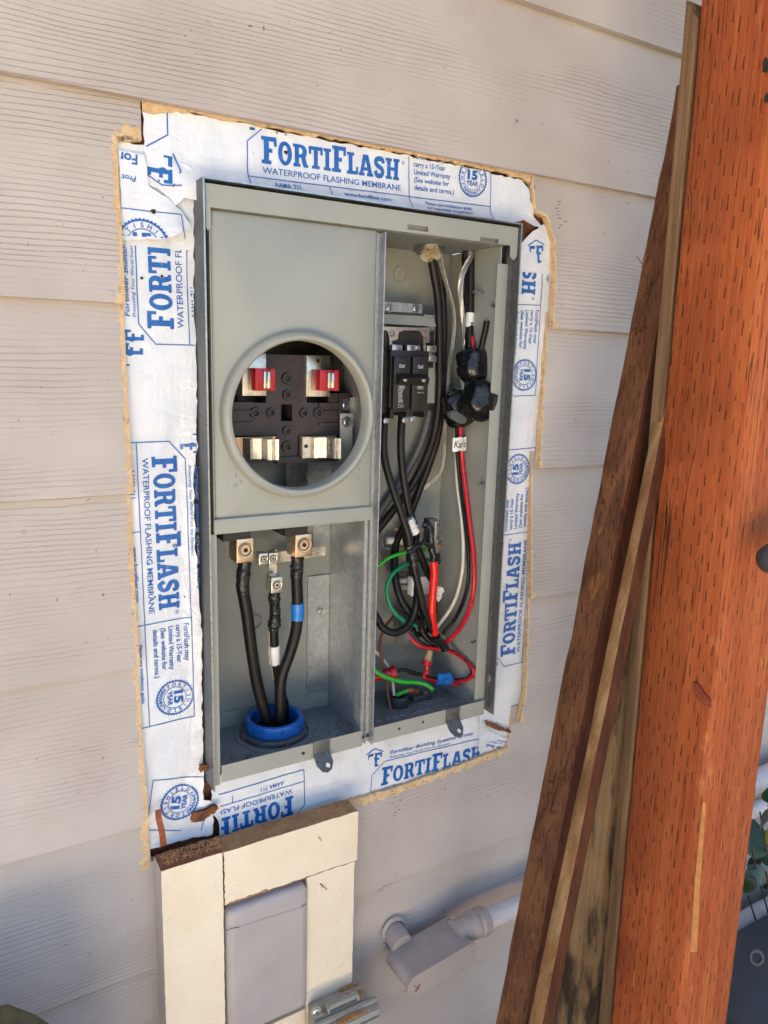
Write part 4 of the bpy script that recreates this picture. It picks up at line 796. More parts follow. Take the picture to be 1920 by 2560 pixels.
# wires below the splices
wr_ = wire('branch_wire', 'red wire hanging from the splices down the right of the box', [Z3(905, 500, .040), Z3(918, 700, .036), Z3(930, 900, .036), Z3(958, 1150, .036), Z3(1000, 1500, .036), Z3(1042, 1840, .036), Z4(1078, 400, .036), Z4(1090, 600, .036), Z4(1075, 790, .036), Z4(1030, 960, .038), Z4(950, 1110, .040), Z4(830, 1235, .044), Z4(740, 1270, .050)], .0028, 'red_wire', 'wire')
wire('branch_wire', 'thin black wire running between the white and red wires', [Z3(872, 520, .044), Z3(878, 720, .042), Z3(885, 900, .042), Z3(915, 1200, .042), Z3(955, 1500, .042), Z3(990, 1780, .042), Z4(1032, 400, .042), Z4(1032, 640, .042), Z4(985, 850, .044), Z4(900, 1030, .046), Z4(790, 1160, .050)], .0024, 'black_rubber', 'wire')
wire('branch_wire', 'thin white wire curving down left of the black and red wires', [Z3(890, 200, .060), Z3(868, 560, .056), Z3(868, 850, .052), Z3(882, 1150, .050), Z3(920, 1450, .048), Z3(940, 1700, .046), Z4(985, 300, .046), Z4(978, 540, .046), Z4(930, 770, .046), Z4(850, 940, .048), Z4(735, 1095, .052)], .0024, 'white_wire', 'wire')
tg = thing('wire_tag', Z3(940, 835, .028), 'white tape flag with black handwriting around the red wire', 'tag')
A, B = Z3(853, 688, .030), Z3(1030, 828, .030); mb = MB(); prof = []
for i in range(13):
    t = i / 12; prof.append((A.x + (B.x - A.x) * t, .0325 - .0030 * math.sin(math.pi * min(1, t * 1.2))))
vs = [(x, y, z + (.0008 * math.sin(x * 500))) for x, y in prof for z in (B.z, A.z)]; mb.add(vs, [(2 * i, 2 * i + 2, 2 * i + 3, 2 * i + 1) for i in range(12)], 0, True); mb.add([(v[0], v[1] + .0008, v[2]) for v in vs], [(2 * i, 2 * i + 2, 2 * i + 3, 2 * i + 1) for i in range(12)], 0, True)
obj('flag', mb, 'white_tape', tg)
vs, fs = text2d("Kari's", .0125, 'LEFT', .25, .01); x0_ = min(v[0] for v in vs); w_ = max(v[0] for v in vs) - x0_
def tagy(x): t = (x - A.x) / (B.x - A.x); return .0325 - .0030 * math.sin(math.pi * min(1, max(0, t) * 1.2)) - .0004
mb = MB().add([((A.x + .0012 + (v[0] - x0_) / w_ * (B.x - A.x - .002)), tagy(A.x + .0012 + (v[0] - x0_) / w_ * (B.x - A.x - .002)), (A.z + B.z) / 2 - .004 + v[1]) for v in vs], fs); obj('handwriting', mb, 'ink_black', tg)
# two crossed breaker cables
k1 = wire('breaker_cable', 'black cable from the breaker left terminal crossing to the red taped end', [Z3(165, 470, .040), Z3(152, 700, .036), Z3(165, 900, .034), Z3(225, 1130, .032), Z3(310, 1380, .030), Z3(390, 1620, .028), Z4(480, 330, .026), Z4(515, 520, .024), Z4(560, 720, .024), Z4(610, 930, .025), Z4(690, 1120, .028), Z4(800, 1290, .034)], .0050, 'black_rubber')
wrap(k1, 'tape_wrap', [Z4(470, 320, .026), Z4(500, 420, .025), Z4(515, 510, .024)], .0056, 'black_tape', .25, 14)
wrap(k1, 'tape_wrap', [Z4(720, 1180, .029), Z4(770, 1250, .032), Z4(815, 1305, .035)], .0058, 'black_tape', .3, 15)
k2 = wire('breaker_cable', 'black cable from the breaker right terminal passing the white tape', [Z3(338, 470, .040), Z3(325, 680, .038), Z3(330, 900, .038), Z3(358, 1130, .038), Z3(400, 1370, .038), Z3(470, 1620, .040), Z4(535, 300, .042), Z4(600, 470, .044), Z4(660, 620, .048), Z4(720, 800, .056)], .0050, 'black_rubber')
wrap(k2, 'white_tape', [Z3(400, 1495, .033), Z3(425, 1560, .033), Z3(455, 1630, .034)], .0066, 'white_tape', .45, 16)
wrap(k2, 'tape_wrap', [Z4(470, 390, .020), Z4(540, 330, .020), Z4(610, 290, .024), Z4(680, 330, .026)], .0032, 'black_tape', .5, 17)
wire('breaker_cable', 'black cable loop sweeping through the lower left of the breaker compartment', [Z4(60, 820, .060), Z4(150, 990, .052), Z4(215, 1100, .046), Z4(320, 1150, .042), Z4(430, 1110, .040), Z4(505, 1000, .040), Z4(540, 860, .040), Z4(545, 740, .044), Z4(520, 600, .055)], .0050, 'black_rubber')
wire('breaker_cable', 'thick black cable end bending right into the low tangle of loops', [Z4(420, 150, .062), Z4(470, 420, .060), Z4(520, 700, .058), Z4(560, 950, .056), Z4(590, 1120, .054), Z4(660, 1220, .050), Z4(760, 1270, .046), Z4(825, 1290, .044)], .0048, 'black_rubber')
wire('breaker_cable', 'black cable hooked low behind the red lead', [Z4(640, 560, .066), Z4(700, 800, .066), Z4(700, 1000, .064), Z4(640, 1130, .060), Z4(540, 1170, .056), Z4(500, 1120, .056)], .0042, 'black_rubber')
# neutral bar and red taped lead
nb = thing('neutral_bar', Z4(745, 320, .030), 'small silver terminal bar with four screws in the breaker compartment', 'terminal bar')
A, B = Z4(718, 92, .030), Z4(778, 320, .030); obj('bar', MB().box(A.x, B.x, .030, .040, B.z, A.z, bev=.0006), 'tin', nb)
A, B = Z4(655, 70, .034), Z4(718, 300, .034); obj('bar_foot', MB().box(A.x, B.x, .033, .045, B.z, A.z), 'dull_steel', nb)
for (a, b) in ((750, 122), (756, 186), (744, 240), (758, 284)): screw(nb, Z4(a, b, .0298), (0, -1, 0), .0028, hexhead=False)
rd = wire('taped_lead', 'thick red taped lead hanging below the silver terminal bar', [Z4(702, 470, .026), Z4(708, 600, .025), Z4(694, 780, .024), Z4(686, 950, .024), Z4(700, 1080, .026), Z4(714, 1160, .028)], .0053, 'red_tape', 'cable', n=16)
wrap(rd, 'black_tape', [Z4(605, 115, .036), Z4(650, 130, .031), Z4(678, 200, .028), Z4(680, 320, .028), Z4(700, 420, .026), Z4(708, 490, .026)], .0046, 'black_tape', .30, 19)
wrap(rd, 'black_tape', [Z4(735, 400, .030), Z4(748, 450, .029), Z4(745, 490, .028)], .0030, 'black_tape', .5, 20)
wire('copper_end', 'bright copper wire end poking out right of the terminal bar', [Z4(740, 330, .031), Z4(765, 328, .029), Z4(790, 326, .028)], .0012, 'copper', 'wire', n=8)
# small wires
wire('ground_wire', 'bright green wire crossing behind the cables above the teal loop', [Z4(90, 560, .070), Z4(190, 500, .066), Z4(280, 435, .062), Z4(430, 385, .058), Z4(640, 352, .054)], .0026, 'green_wire', 'wire')
wire('ground_wire', 'teal green wire looping left around the black cables', [Z4(690, 455, .060), Z4(560, 470, .058), Z4(430, 505, .056), Z4(320, 580, .054), Z4(262, 690, .052), Z4(262, 810, .050), Z4(310, 930, .048), Z4(410, 1030, .046), Z4(540, 1075, .048), Z4(680, 1070, .052)], .0027, 'teal_wire', 'wire')
wire('ground_wire', 'bright green wire arching over the box floor to the ground lug', [Z4(60, 1440, .052), Z4(145, 1515, .046), Z4(260, 1580, .040), Z4(400, 1615, .036), Z4(540, 1625, .032), Z4(640, 1650, .026), Z4(695, 1695, .022)], .0031, 'green_wire', 'wire')
wire('ground_wire', 'short green wire end with bare copper in the ground lug', [Z4(345, 1745, .040), Z4(400, 1722, .038), Z4(450, 1705, .036)], .0030, 'green_wire', 'wire')
cb = MB()
for i in range(9):
    o_ = Vector((0, .0016 * math.cos(i * .7), .0016 * math.sin(i * .7))); cb.tube(spline([Z4(445, 1705, .036) + o_, Z4(495, 1700, .034) + o_ * 1.3, Z4(560, 1712, .032) + o_], 3), .0006, 5)
obj('copper_strands', cb, 'copper', None, 'bare copper strands clamped beside the ground lug on the floor', 'wire')
wire('control_wire', 'thin brown wire dropping in an S curve to the floor hole', [Z4(385, 940, .070), Z4(310, 1010, .068), Z4(225, 1120, .066), Z4(192, 1280, .062), Z4(215, 1420, .056), Z4(248, 1540, .050), Z4(258, 1700, .040), Z4(290, 1890, .028)], .0021, 'brown_wire', 'wire')
wire('control_wire', 'thin cream wire dropping into the grey floor connector', [Z4(90, 1280, .070), Z4(165, 1345, .066), Z4(245, 1440, .060), Z4(300, 1560, .052), Z4(326, 1750, .042)], .0020, 'white_wire', 'wire')
wire('coil_wire', 'thin black wire curling with the red loop near the floor', [Z4(520, 1140, .060), Z4(570, 1230, .054), Z4(680, 1290, .048), Z4(790, 1295, .044), Z4(900, 1335, .044), Z4(1010, 1420, .042), Z4(1062, 1510, .040), Z4(1030, 1580, .038), Z4(920, 1600, .036), Z4(740, 1590, .036), Z4(560, 1540, .038), Z4(420, 1500, .042), Z4(300, 1530, .046)], .0019, 'black_rubber', 'wire')
wire('coil_wire', 'thin red wire looping round above the floor of the box', [Z4(440, 1120, .064), Z4(490, 1210, .056), Z4(580, 1280, .050), Z4(700, 1300, .046), Z4(830, 1315, .042), Z4(980, 1395, .040), Z4(1075, 1490, .038), Z4(1075, 1560, .036), Z4(1000, 1605, .034), Z4(860, 1622, .034), Z4(700, 1608, .034), Z4(610, 1570, .036), Z4(640, 1490, .040)], .0024, 'red_wire', 'wire')
wire('coil_wire', 'second thin black wire twisted across the floor toward the blue tape', [Z4(310, 1560, .046), Z4(400, 1505, .044), Z4(500, 1545, .040), Z4(640, 1565, .036), Z4(760, 1600, .034), Z4(850, 1635, .034)], .0017, 'black_rubber', 'wire')
wire('coil_wire', 'short red wire ends poking out right of the blue tape', [Z4(760, 1610, .032), Z4(860, 1640, .030), Z4(950, 1662, .030)], .0017, 'red_wire', 'wire')
bt = thing('tape_tab', Z4(800, 1650, .032), 'crumpled blue tape tab holding the thin wires together', 'tape')
wrap(bt, 'tape_band', [Z4(728, 1608, .034), Z4(800, 1612, .034), Z4(868, 1612, .034)], .0058, 'blue_tape', .22, 31)
tb_ = MB().add([Z4(750, 1540, .034), Z4(860, 1530, .032), Z4(890, 1585, .030), Z4(740, 1590, .030), Z4(800, 1555, .029)], [(0, 1, 4), (1, 2, 4), (2, 3, 4), (3, 0, 4)]); obj('tape_end', tb_, 'blue_tape', bt)
wn = thing('wire_nut', Z4(640, 1450, .040), 'tan and red wire connector hanging point down over the floor', 'wire nut')
p, q = Z4(668, 1325, .044), Z4(640, 1425, .040); obj('nut_body', MB().tube([p, (p + q) / 2, q], .0052, 12, rad=lambda t: .0036 + .0022 * t), 'tan_plastic', wn); a_ = (q - p).normalized()
obj('nut_collar', MB().tube([q, q + a_ * .006], .0072, 20, rad=lambda t: .0072 - .0012 * t), 'red_plastic', wn); obj('nut_wire', MB().tube(spline([q, Z4(640, 1490, .039), Z4(640, 1545, .038)], 4), .0024, 10), 'red_wire', wn)
wn2 = thing('wire_nut', Z4(300, 1560, .048), 'red wire connector lying behind the green wire', 'wire nut')
p, q = Z4(130, 1575, .052), Z4(290, 1535, .046); obj('nut_body', MB().tube([p, (p + q) / 2, q], .006, 12, rad=lambda t: .0062), 'red_plastic', wn2); obj('nut_collar', MB().tube([q, q + (q - p).normalized() * .007], .0082, 20), 'red_plastic', wn2)
# pale wires, paper label and clear cup at the back
for i, (p0, p1, p2) in enumerate((((165, 200), (215, 380), (290, 560)), ((185, 180), (245, 400), (330, 560)))):
    wire('grey_wire', ('grey flat wire curving behind the loop, outer of two', 'grey flat wire curving behind the loop, inner of two')[i], [Z4(*p0, .082), Z4(*p1, .078), Z4(*p2, .076), Z4(480, 590 + 12 * i, .076)], .0024, 'grey_plastic', 'wire')
for i, (a, b, m_, r) in enumerate(((340, 660, 'pipe_white', .0038), (350, 720, 'paper', .0036), (250, 270, 'paper', .0052), (240, 350, 'tin', .0015), (330, 165, 'tan_plastic', .0020))):
    wire('pale_wire', ('pale grey conductor, upper of two behind the paper label', 'papery white conductor, lower of two behind the paper label', 'tan paper covered conductor left of the terminal bar', 'bare silver conductor low behind the cables', 'thin cream conductor arching high behind the cables')[i], [Z4(a, b, .080), Z4(a + 130, b - 6 + 4 * i, .076), Z4(a + 320, b - 10, .070)], r, m_, 'wire')
lb = MB(); A, B = Z4(500, 632, .046), Z4(660, 782, .046); lb.box(A.x, B.x, .046, .0575, B.z, A.z, bev=.0012); obj('paper_label', lb, 'paper', None, 'pale folded paper label behind the red taped lead', 'label')
tp = MB(); vs, fs = fill2d(ragged([(Z4(a, b, .036).x, Z4(a, b, .036).z) for a, b in [(735, 705), (790, 720), (802, 760), (780, 800), (760, 850), (740, 858), (722, 780)]], .002, .0007, 3, True)); tp.add([(x, .036 + .0015 * noise.noise((x * 300, z * 300, 1)), z) for x, z in vs], fs); tp.add([(x, .0366, z) for x, z in vs], fs); obj('torn_paper', tp, 'paper', None, 'torn white paper scrap right of the red taped lead', 'paper')
gm = NT('clear_plastic'); gm.out(S(225, 228, 230), .12); gm.b.inputs['Transmission Weight'].default_value = .92; gm.b.inputs['IOR'].default_value = 1.45
p, q = Z4(400, 960, .078), Z4(440, 1230, .060); a_ = (q - p); obj('clear_cup', MB().lathe(p, a_, [(.0125, 0), (.0160, a_.length), (.0152, a_.length), (.0117, .001), (.00001, .001), (.00001, 0)], 32, 0), 'clear_plastic', None, 'clear plastic tube end behind the black loop', 'plastic tube')
# floor fittings of the right compartment
gl = thing('ground_lug', Z4(560, 1790, .03), 'dark metal ground lug clamped to the floor with two screws', 'lug'); gl.location.z = ZFL
c = atz(900 + 590 / 3.814, 1280 + 1760 / 3.814, ZFL + .004); g0 = MB(); g0.box(c.x - .016, c.x + .012, c.y - .006, c.y + .007, ZFL + .0002, ZFL + .0085, bev=.001); obj('lug_body', g0, 'dull_steel', gl)
screw(gl, Vector((c.x + .005, c.y, ZFL + .0085)), (0, -.3, 1), .0036); c = atz(900 + 470 / 3.814, 1280 + 1810 / 3.814, ZFL + .003); screw(gl, Vector((c.x, c.y, ZFL + .0004)), (0, -.3, 1), .0042, hexhead=False)
c = atz(900 + 360 / 3.814, 1280 + 1840 / 3.814, ZFL); cn = thing('floor_connector', Vector((c.x, c.y, ZFL)), 'dark grey ribbed connector collar standing on the right floor', 'connector')
obj('collar', MB().lathe(Vector((c.x, c.y, ZFL + .0002)), (0, 0, 1), [(.0085, 0), (.0140, 0), (.0142, .010), (.0128, .0135), (.0085, .0135)], 36), 'dark_grey_plastic', cn)
for i in range(12):
    a = 6.2832 * i / 12; d = Vector((math.cos(a), math.sin(a), 0)); s_ = Vector((-d.y, d.x, 0)); obj('rib', MB().hexa([Vector((c.x, c.y, ZFL)) + d * r + s_ * w_ + Vector((0, 0, h)) for h in (.001, .0105) for r, w_ in ((.0138, -.0010), (.0152, -.0008), (.0152, .0008), (.0138, .0010))]), 'dark_grey_plastic', cn)
for (a, b, r) in ((640, 1740, .030), (640, 1740, .023), (300, 1930, .012)):
    c = atz(900 + a / 3.814, 1280 + b / 3.814, ZFL); y0 = min(max(c.y, r * 1.0 - .008), YB - r - .004); obj('knockout', MB().lathe(Vector((c.x, y0, ZFL)), (0, 0, 1), [(r, 0), (r - .0005, .0010), (r - .0015, .0010), (r - .002, 0)], 48), 'shaded_grey_paint', box_)
db = MB(); rng = random.Random(9)
for i in range(240):
    x, y = (rng.uniform(.36, .415) if i % 2 else rng.uniform(.43, .575)), rng.uniform(-.008, .085)
    if (x - bc.x) ** 2 + (y - bc.y) ** 2 < .048 ** 2: continue
    s_ = rng.uniform(.0003, .0008); db.hexa([(x - s_, y - s_, ZFL), (x + s_, y - s_ * .6, ZFL), (x + s_, y + s_, ZFL), (x - s_ * .5, y + s_, ZFL), (x - s_ * .5, y, ZFL + s_), (x + s_ * .5, y, ZFL + s_), (x + s_ * .5, y + s_, ZFL + s_), (x, y + s_, ZFL + s_)])
for i in range(60):
    a = rng.random() * 6.28; x, y = rng.uniform(.242, .29), rng.uniform(-.008, .02); s_ = rng.uniform(.0003, .0007); db.hexa([(x - s_, y - s_, ZFL), (x + s_, y - s_, ZFL), (x + s_, y + s_, ZFL), (x - s_, y + s_, ZFL), (x - s_, y - s_, ZFL + s_), (x + s_, y - s_, ZFL + s_), (x + s_, y + s_, ZFL + s_), (x - s_, y + s_, ZFL + s_)])
obj('floor_grit', db, 'ink_black', None, 'dark grit scattered over the box floor', 'grit', kind='stuff')
# ------------------------------------------------------------------ breaker and its mount
bm_ = thing('breaker_mount', Z2(380, 1090, .05), 'silver and grey breaker mounting plate behind the breaker', 'bracket')
x0, x1, z0, z1 = quad(Z2, 120, 842, 535, 962, .060); obj('top_strip', MB().box(x0, x1, .060, .0615, z0, z1), 'galvanized', bm_)
screw(bm_, Z2(212, 905, .0597), (0, -1, 0), .0042); screw(bm_, Z2(470, 915, .0597), (0, -1, 0), .0042)
x0, x1, z0, z1 = quad(Z2, 120, 962, 655, 1092, .052); obj('tray', MB().hexa([(x0, .048, z0), (x1, .048, z0), (x1, .052, z0), (x0, .052, z0), (x0, .0545, z1), (x1, .0545, z1), (x1, .060, z1), (x0, .060, z1)]), 'grey_paint', bm_)
x0, x1, z0, z1 = quad(Z2, 560, 975, 670, 1800, .056); obj('tray_side', MB().box(x0, x1, .056, .0575, z0 - .006, z1), 'grey_paint', bm_)
pts = [(150, 1092), (608, 1105), (608, 1250), (570, 1250), (570, 1400), (552, 1400), (545, 1190), (520, 1140), (490, 1130), (350, 1130), (305, 1150), (292, 1220), (238, 1235), (235, 1400), (215, 1400), (212, 1190), (195, 1135), (150, 1120)]
obj('stab_plate', MB().plate([(Z2(a, b, .046).x, Z2(a, b, .046).z) for a, b in pts], [], .046, .048), 'tin', bm_)
x0, x1, z0, z1 = quad(Z2, 120, 1110, 640, 1500, .050); obj('stab_housing', MB().box(x0, x1, .0495, .085, z0, z1), 'black_plastic', bm_)
for (a0, a1, b0, b1) in ((240, 338, 1268, 1380), (388, 470, 1272, 1380), (470, 520, 1280, 1330), (585, 680, 1278, 1345), (590, 640, 1345, 1375), (590, 680, 1375, 1440)):
    x0, x1, z0, z1 = quad(Z2, a0, b0, a1, b1, .040); obj('stab', MB().box(x0, x1, .040, .046, z0, z1, bev=.0006), 'tin', bm_)
screw(bm_, Z2(240, 1165, .0458), (0, -1, 0), .0031, hexhead=False)
for (a, b) in ((608, 1840), (608, 1990)):
    pass
bk = thing('circuit_breaker', Z3(400, 490, .03), 'black two pole circuit breaker marked 90 with cables below', 'circuit breaker')
YK = .026
def Kq(a0, b0, a1, b1, y): return quad(Z3, a0, b0, a1, b1, y)
x0, x1, z0, z1 = Kq(228, -178, 582, 488, YK); body = MB(); body.box(x0, x1, YK, .080, z0 + .012, z1, bev=.0008)
xm0, xm1, _, _ = Kq(402, 0, 448, 100, YK)
obj('case', body, 'black_plastic', bk)
for (a0, a1) in ((262, 404), (448, 576)):
    u0, u1, w0, w1 = Kq(a0, -115, a1, 400, YK - .006); pb = MB(); pb.box(u0, u1, YK - .006, YK + .002, w0 - .001, w1, bev=.0008); obj('pole_face', pb, 'black_plastic', bk)
for (a0, a1, b0, b1) in ((214, 246, 400, 498), (372, 432, 395, 480), (548, 574, 395, 490), (246, 372, 395, 432), (432, 548, 395, 432)):
    u0, u1, w0, w1 = Kq(a0, b0, a1, b1, YK); obj('foot', MB().box(u0, u1, YK - .002, YK + .03, w0, w1, bev=.0005), 'black_plastic', bk)
u0, u1, w0, w1 = Kq(60, -178, 226, 480, YK + .008); obj('side_block', MB().box(u0, u1, YK + .008, .08, w0 + .004, w1), 'black_plastic', bk)
u0, u1, w0, w1 = Kq(312, 98, 604, 160, YK - .014); hb = MB(); hb.hexa([(u0, YK - .013, w0), (u1, YK - .013, w0), (u1, YK - .004, w0 - .001), (u0, YK - .004, w0 - .001), (u0 + .001, YK - .016, w1), (u1 - .001, YK - .016, w1), (u1, YK - .004, w1 + .006), (u0, YK - .004, w1 + .006)]); obj('handle', hb, 'black_plastic', bk)
def ink(s_, f_, a, b, y, cap, width=None, tilt=0., mat='ink_white', par=bk, al='LEFT'):
    p = f_(a, b, y); g = new(); txt(g, s_, 0, 0, cap, width, 0, .01, al); mb = MB().add([(p.x + x, y - tilt * z, p.z + z) for x, z in g[0]], g[1]); obj('print', mb, mat, par)
ink('On/I', Z2, 308, 1498, YK - .0066, .0040, .0072); ink('On/I', Z2, 494, 1505, YK - .0066, .0040, .0070)
ink('90', Z3, 350, 135, YK - .0172, .0030, .0044); ink('90', Z3, 532, 138, YK - .0172, .0030, .0044)
ink('Off/O', Z3, 302, 205, YK - .0066, .0036, .0086); ink('Off/O', Z3, 486, 210, YK - .0066, .0036, .0084); ink('Common Trip', Z3, 488, 248, YK - .0066, .0014, .0086)
for i, t in enumerate(('F.T.N', 'Type BR290', 'Type 90A', '120/240 V~', 'Use HACR', 'Wire Type', '2 Pole 240', 'SWD 75C')): ink(t, Z3, 298, 228 + 17 * i, YK - .0066, .0019 if i else .0024, .0066 - .0008 * (i % 3))
for i, a in enumerate((308, 338)):
    p = Z3(a, 375, YK - .0067); obj('approval_mark', MB().lathe(p, (0, -1, 0), [(.0019, 0), (.0015, 0), (.0015, .0001), (.0019, .0001)], 20), 'ink_white', bk)
for a, b in ((175, 520), (360, 515), (440, 505)):
    obj('terminal_screw', MB().disc(Z3(a, b, YK + .004), (0, -1, 0), .0036, .0016, 16), 'zinc', bk)
# ------------------------------------------------------------------ timber at the right
def lumber(name, label, bl, tl_, depth_x, mats, seed, group=None, thick=None, jit=.0008, n=40, cat='board', bev=.0018):
    # bl, tl_: (wall side edge, camera side edge) of the left face at the foot and at the top; the piece runs depth_x to the right
    a0, b0 = map(Vector, bl); a1, b1 = map(Vector, tl_); dx = Vector((depth_x, 0, 0)); mb = MB(); rings = []; rng = random.Random(seed)
    for i in range(n + 1):
        t = i / n; A = a0.lerp(a1, t); B = b0.lerp(b1, t); C_, D_ = B + dx, A + dx; q = []
        loop = [A, B, C_, D_]
        for k in range(4):
            p, pr, nx = loop[k], loop[k - 1], loop[(k + 1) % 4]; j = jit * noise.noise((t * 14 + seed, k * 3.1, seed)) + jit * .6 * noise.noise((t * 60, k * 5.3, seed))
            e1 = (pr - p).normalized(); e2 = (nx - p).normalized(); q += [p + e1 * (bev + abs(j)) + e2 * j * .3, p + (e1 + e2) * (bev * .35 + abs(j)), p + e2 * (bev + abs(j)) + e1 * j * .3]
        rings.append(q)
    m_ = 12; vs = [v for r in rings for v in r]; o = 0
    for i in range(n):
        for k in range(m_):
            mi = mats[1][k // 3] if k % 3 == 2 else (mats[1][k // 3] if k % 3 else mats[1][k // 3])
            mb.add([rings[i][k], rings[i][(k + 1) % m_], rings[i + 1][(k + 1) % m_], rings[i + 1][k]], [(0, 1, 2, 3)], mi, True)
    mb.add(rings[0], [tuple(range(m_))]); mb.add(rings[-1], [tuple(range(m_))])
    bm = bmesh.new(); me = bpy.data.meshes.new('t'); me.from_pydata(mb.v, [], mb.f); bm.from_mesh(me)
    mb2 = MB(); bm.verts.ensure_lookup_table(); key = {}; idx = []
    for v in mb.v:
        kk = (round(v[0], 6), round(v[1], 6), round(v[2], 6))
        if kk not in key: key[kk] = len(mb2.v); mb2.v.append(v)
        idx.append(key[kk])
    mb2.f = [[idx[i] for i in f] for f in mb.f]; mb2.mi = mb.mi; mb2.sm = mb.sm; bm.free(); bpy.data.meshes.remove(me)
    return obj(name, mb2, mats[0], None, label, cat, group, base=Vector((a0.x, a0.y, a0.z)))
gt = 'timbers standing against the house wall'
def ln(p, q, z): t = (z - p[2]) / (q[2] - p[2]); return Vector(p).lerp(Vector(q), t)
# post: left face between wall side and camera side edges
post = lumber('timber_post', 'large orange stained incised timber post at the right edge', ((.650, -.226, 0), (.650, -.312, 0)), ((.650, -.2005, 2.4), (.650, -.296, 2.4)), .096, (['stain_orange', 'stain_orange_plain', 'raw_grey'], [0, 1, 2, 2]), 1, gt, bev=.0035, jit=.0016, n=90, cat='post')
# raw strip behind the post
lumber('wood_strip', 'narrow raw wood strip fixed along the back edge of the orange post', ((.6505, -.2085, 0), (.6505, -.2255, 0)), ((.6505, -.1890, 1.895), (.6505, -.2035, 1.875)), .070, (['raw_grey'], [0, 0, 0, 0]), 2, gt, bev=.0012, n=50)
# leaning brown board
P, Q = (.470, -.215, .8535), (.600, -.158, 1.294)
a0, a1 = ln(P, Q, 0.0), ln(P, Q, 1.87); tk = Vector((0, -.0445, 0))
lumber('brown_board', 'dark brown incised board leaning at the left of the timber stack', (a0, a0 + tk), (a1, a1 + tk * .95), .030, (['stain_brown', 'shaded_red_brown'], [0, 1, 1, 0]), 3, gt, jit=.0030, n=70, bev=.002)
P, Q = at(1319, 2560, -.272), at(1533, 1532, -.222); a0, a1 = ln(P, Q, 0.0), ln(P, Q, 1.55); tk = Vector((0, -.027, 0))
lumber('raw_board', 'raw tan board leaning between the brown board and the grey weathered one', (a0, a0 + tk), (a1, a1 + tk * .55), .0145, (['raw_wood', 'shaded_red_brown'], [0, 1, 0, 0]), 4, gt, jit=.0016, n=60)
P, Q = (.662, -.108, .70), (.662, -.178, 1.50); a0, a1 = ln(P, Q, 0.0), ln(P, Q, 1.46)
lumber('weathered_board', 'grey black weathered board between the raw board and the orange post', (a0, Vector((.662, -.2075, 0))), (a1, Vector((.662, -.1935, 1.46))), .040, (['raw_weathered', 'raw_wood'], [0, 0, 1, 0]), 5, gt, jit=.0010, n=60)
# knot and bare scar on the post
k = atx(1755, 1737, .650); mb = MB(); o_ = []
for i in range(22):
    a = 6.2832 * i / 22; u_, w_ = .0135 * math.cos(a) * (1 + .10 * math.sin(5 * a + 1)), .0066 * math.sin(a) * (1 + .25 * math.sin(3 * a)); o_.append((k.y - (u_ * .82 + w_ * .5), k.z - (u_ * .60 - w_ * .85)))
vs, fs = fill2d(o_); mb.add([(.6492 - .0012 * (1 - ((y - k.y) ** 2 + (z - k.z) ** 2) / .0002), y, z) for y, z in vs], fs); n_ = len(o_)
obj('knot', mb, 'knot_wood', post)
mb = MB().tube([(.6494, y, z) for y, z in o_[2:17]], .0005, 6, cap=False); obj('knot_rim', mb, 'tar', post)
sc_ = MB(); A = [atx(u, v, .6494) for u, v in ((1757, 2006), (1766, 2006), (1752, 2190), (1742, 2380), (1726, 2380), (1738, 2190))]; sc_.add(A, [(0, 1, 2, 5), (5, 2, 3, 4)]); obj('bare_scar', sc_, 'raw_orange', post)
p = atx(1905, 190, .6496); 
for (u, v, r) in ((1914, 165, .006), (1917, 245, .004)):
    c = atx(u, v, .6493); rg_ = random.Random(int(u)); o2 = [(c.y + r * .6 * (.6 + .6 * rg_.random()) * math.cos(i * .45), c.z + r * 1.2 * (.6 + .6 * rg_.random()) * math.sin(i * .45)) for i in range(14)]; vs, fs = fill2d(o2); obj('knot_hole', MB().add([(.6488, y, z) for y, z in vs], fs), 'tar', post)
# splinters on the brown board edge
for i, (u0, v0, u1, v1) in enumerate(((1592, 640, 1606, 661), (1606, 661, 1615, 620), (1604, 668, 1618, 635))):
    obj('splinter', MB().tube([atx(u0, v0, .655), atx(u1, v1, .655)], .0005, 5), 'stain_cut', None, ('thin wood splinter pointing up left from the brown board', 'thin wood splinter standing beside the brown board edge', 'pale wood splinter along the brown board edge')[i], 'splinter')
# grey rounded pipe end touching the post
c = at(1955, 1392, -.345); gp = MB(); gp.lathe(c, Vector((1, -.15, .10)), [(.00001, -.0245), (.006, -.0238), (.0115, -.020), (.0145, -.012), (.0155, 0), (.0155, .22), (.00001, .22)], 28, 0, False)
obj('grey_pipe_end', gp, 'dark_grey_plastic', None, 'grey rounded plastic end touching the right side of the post', 'pipe')
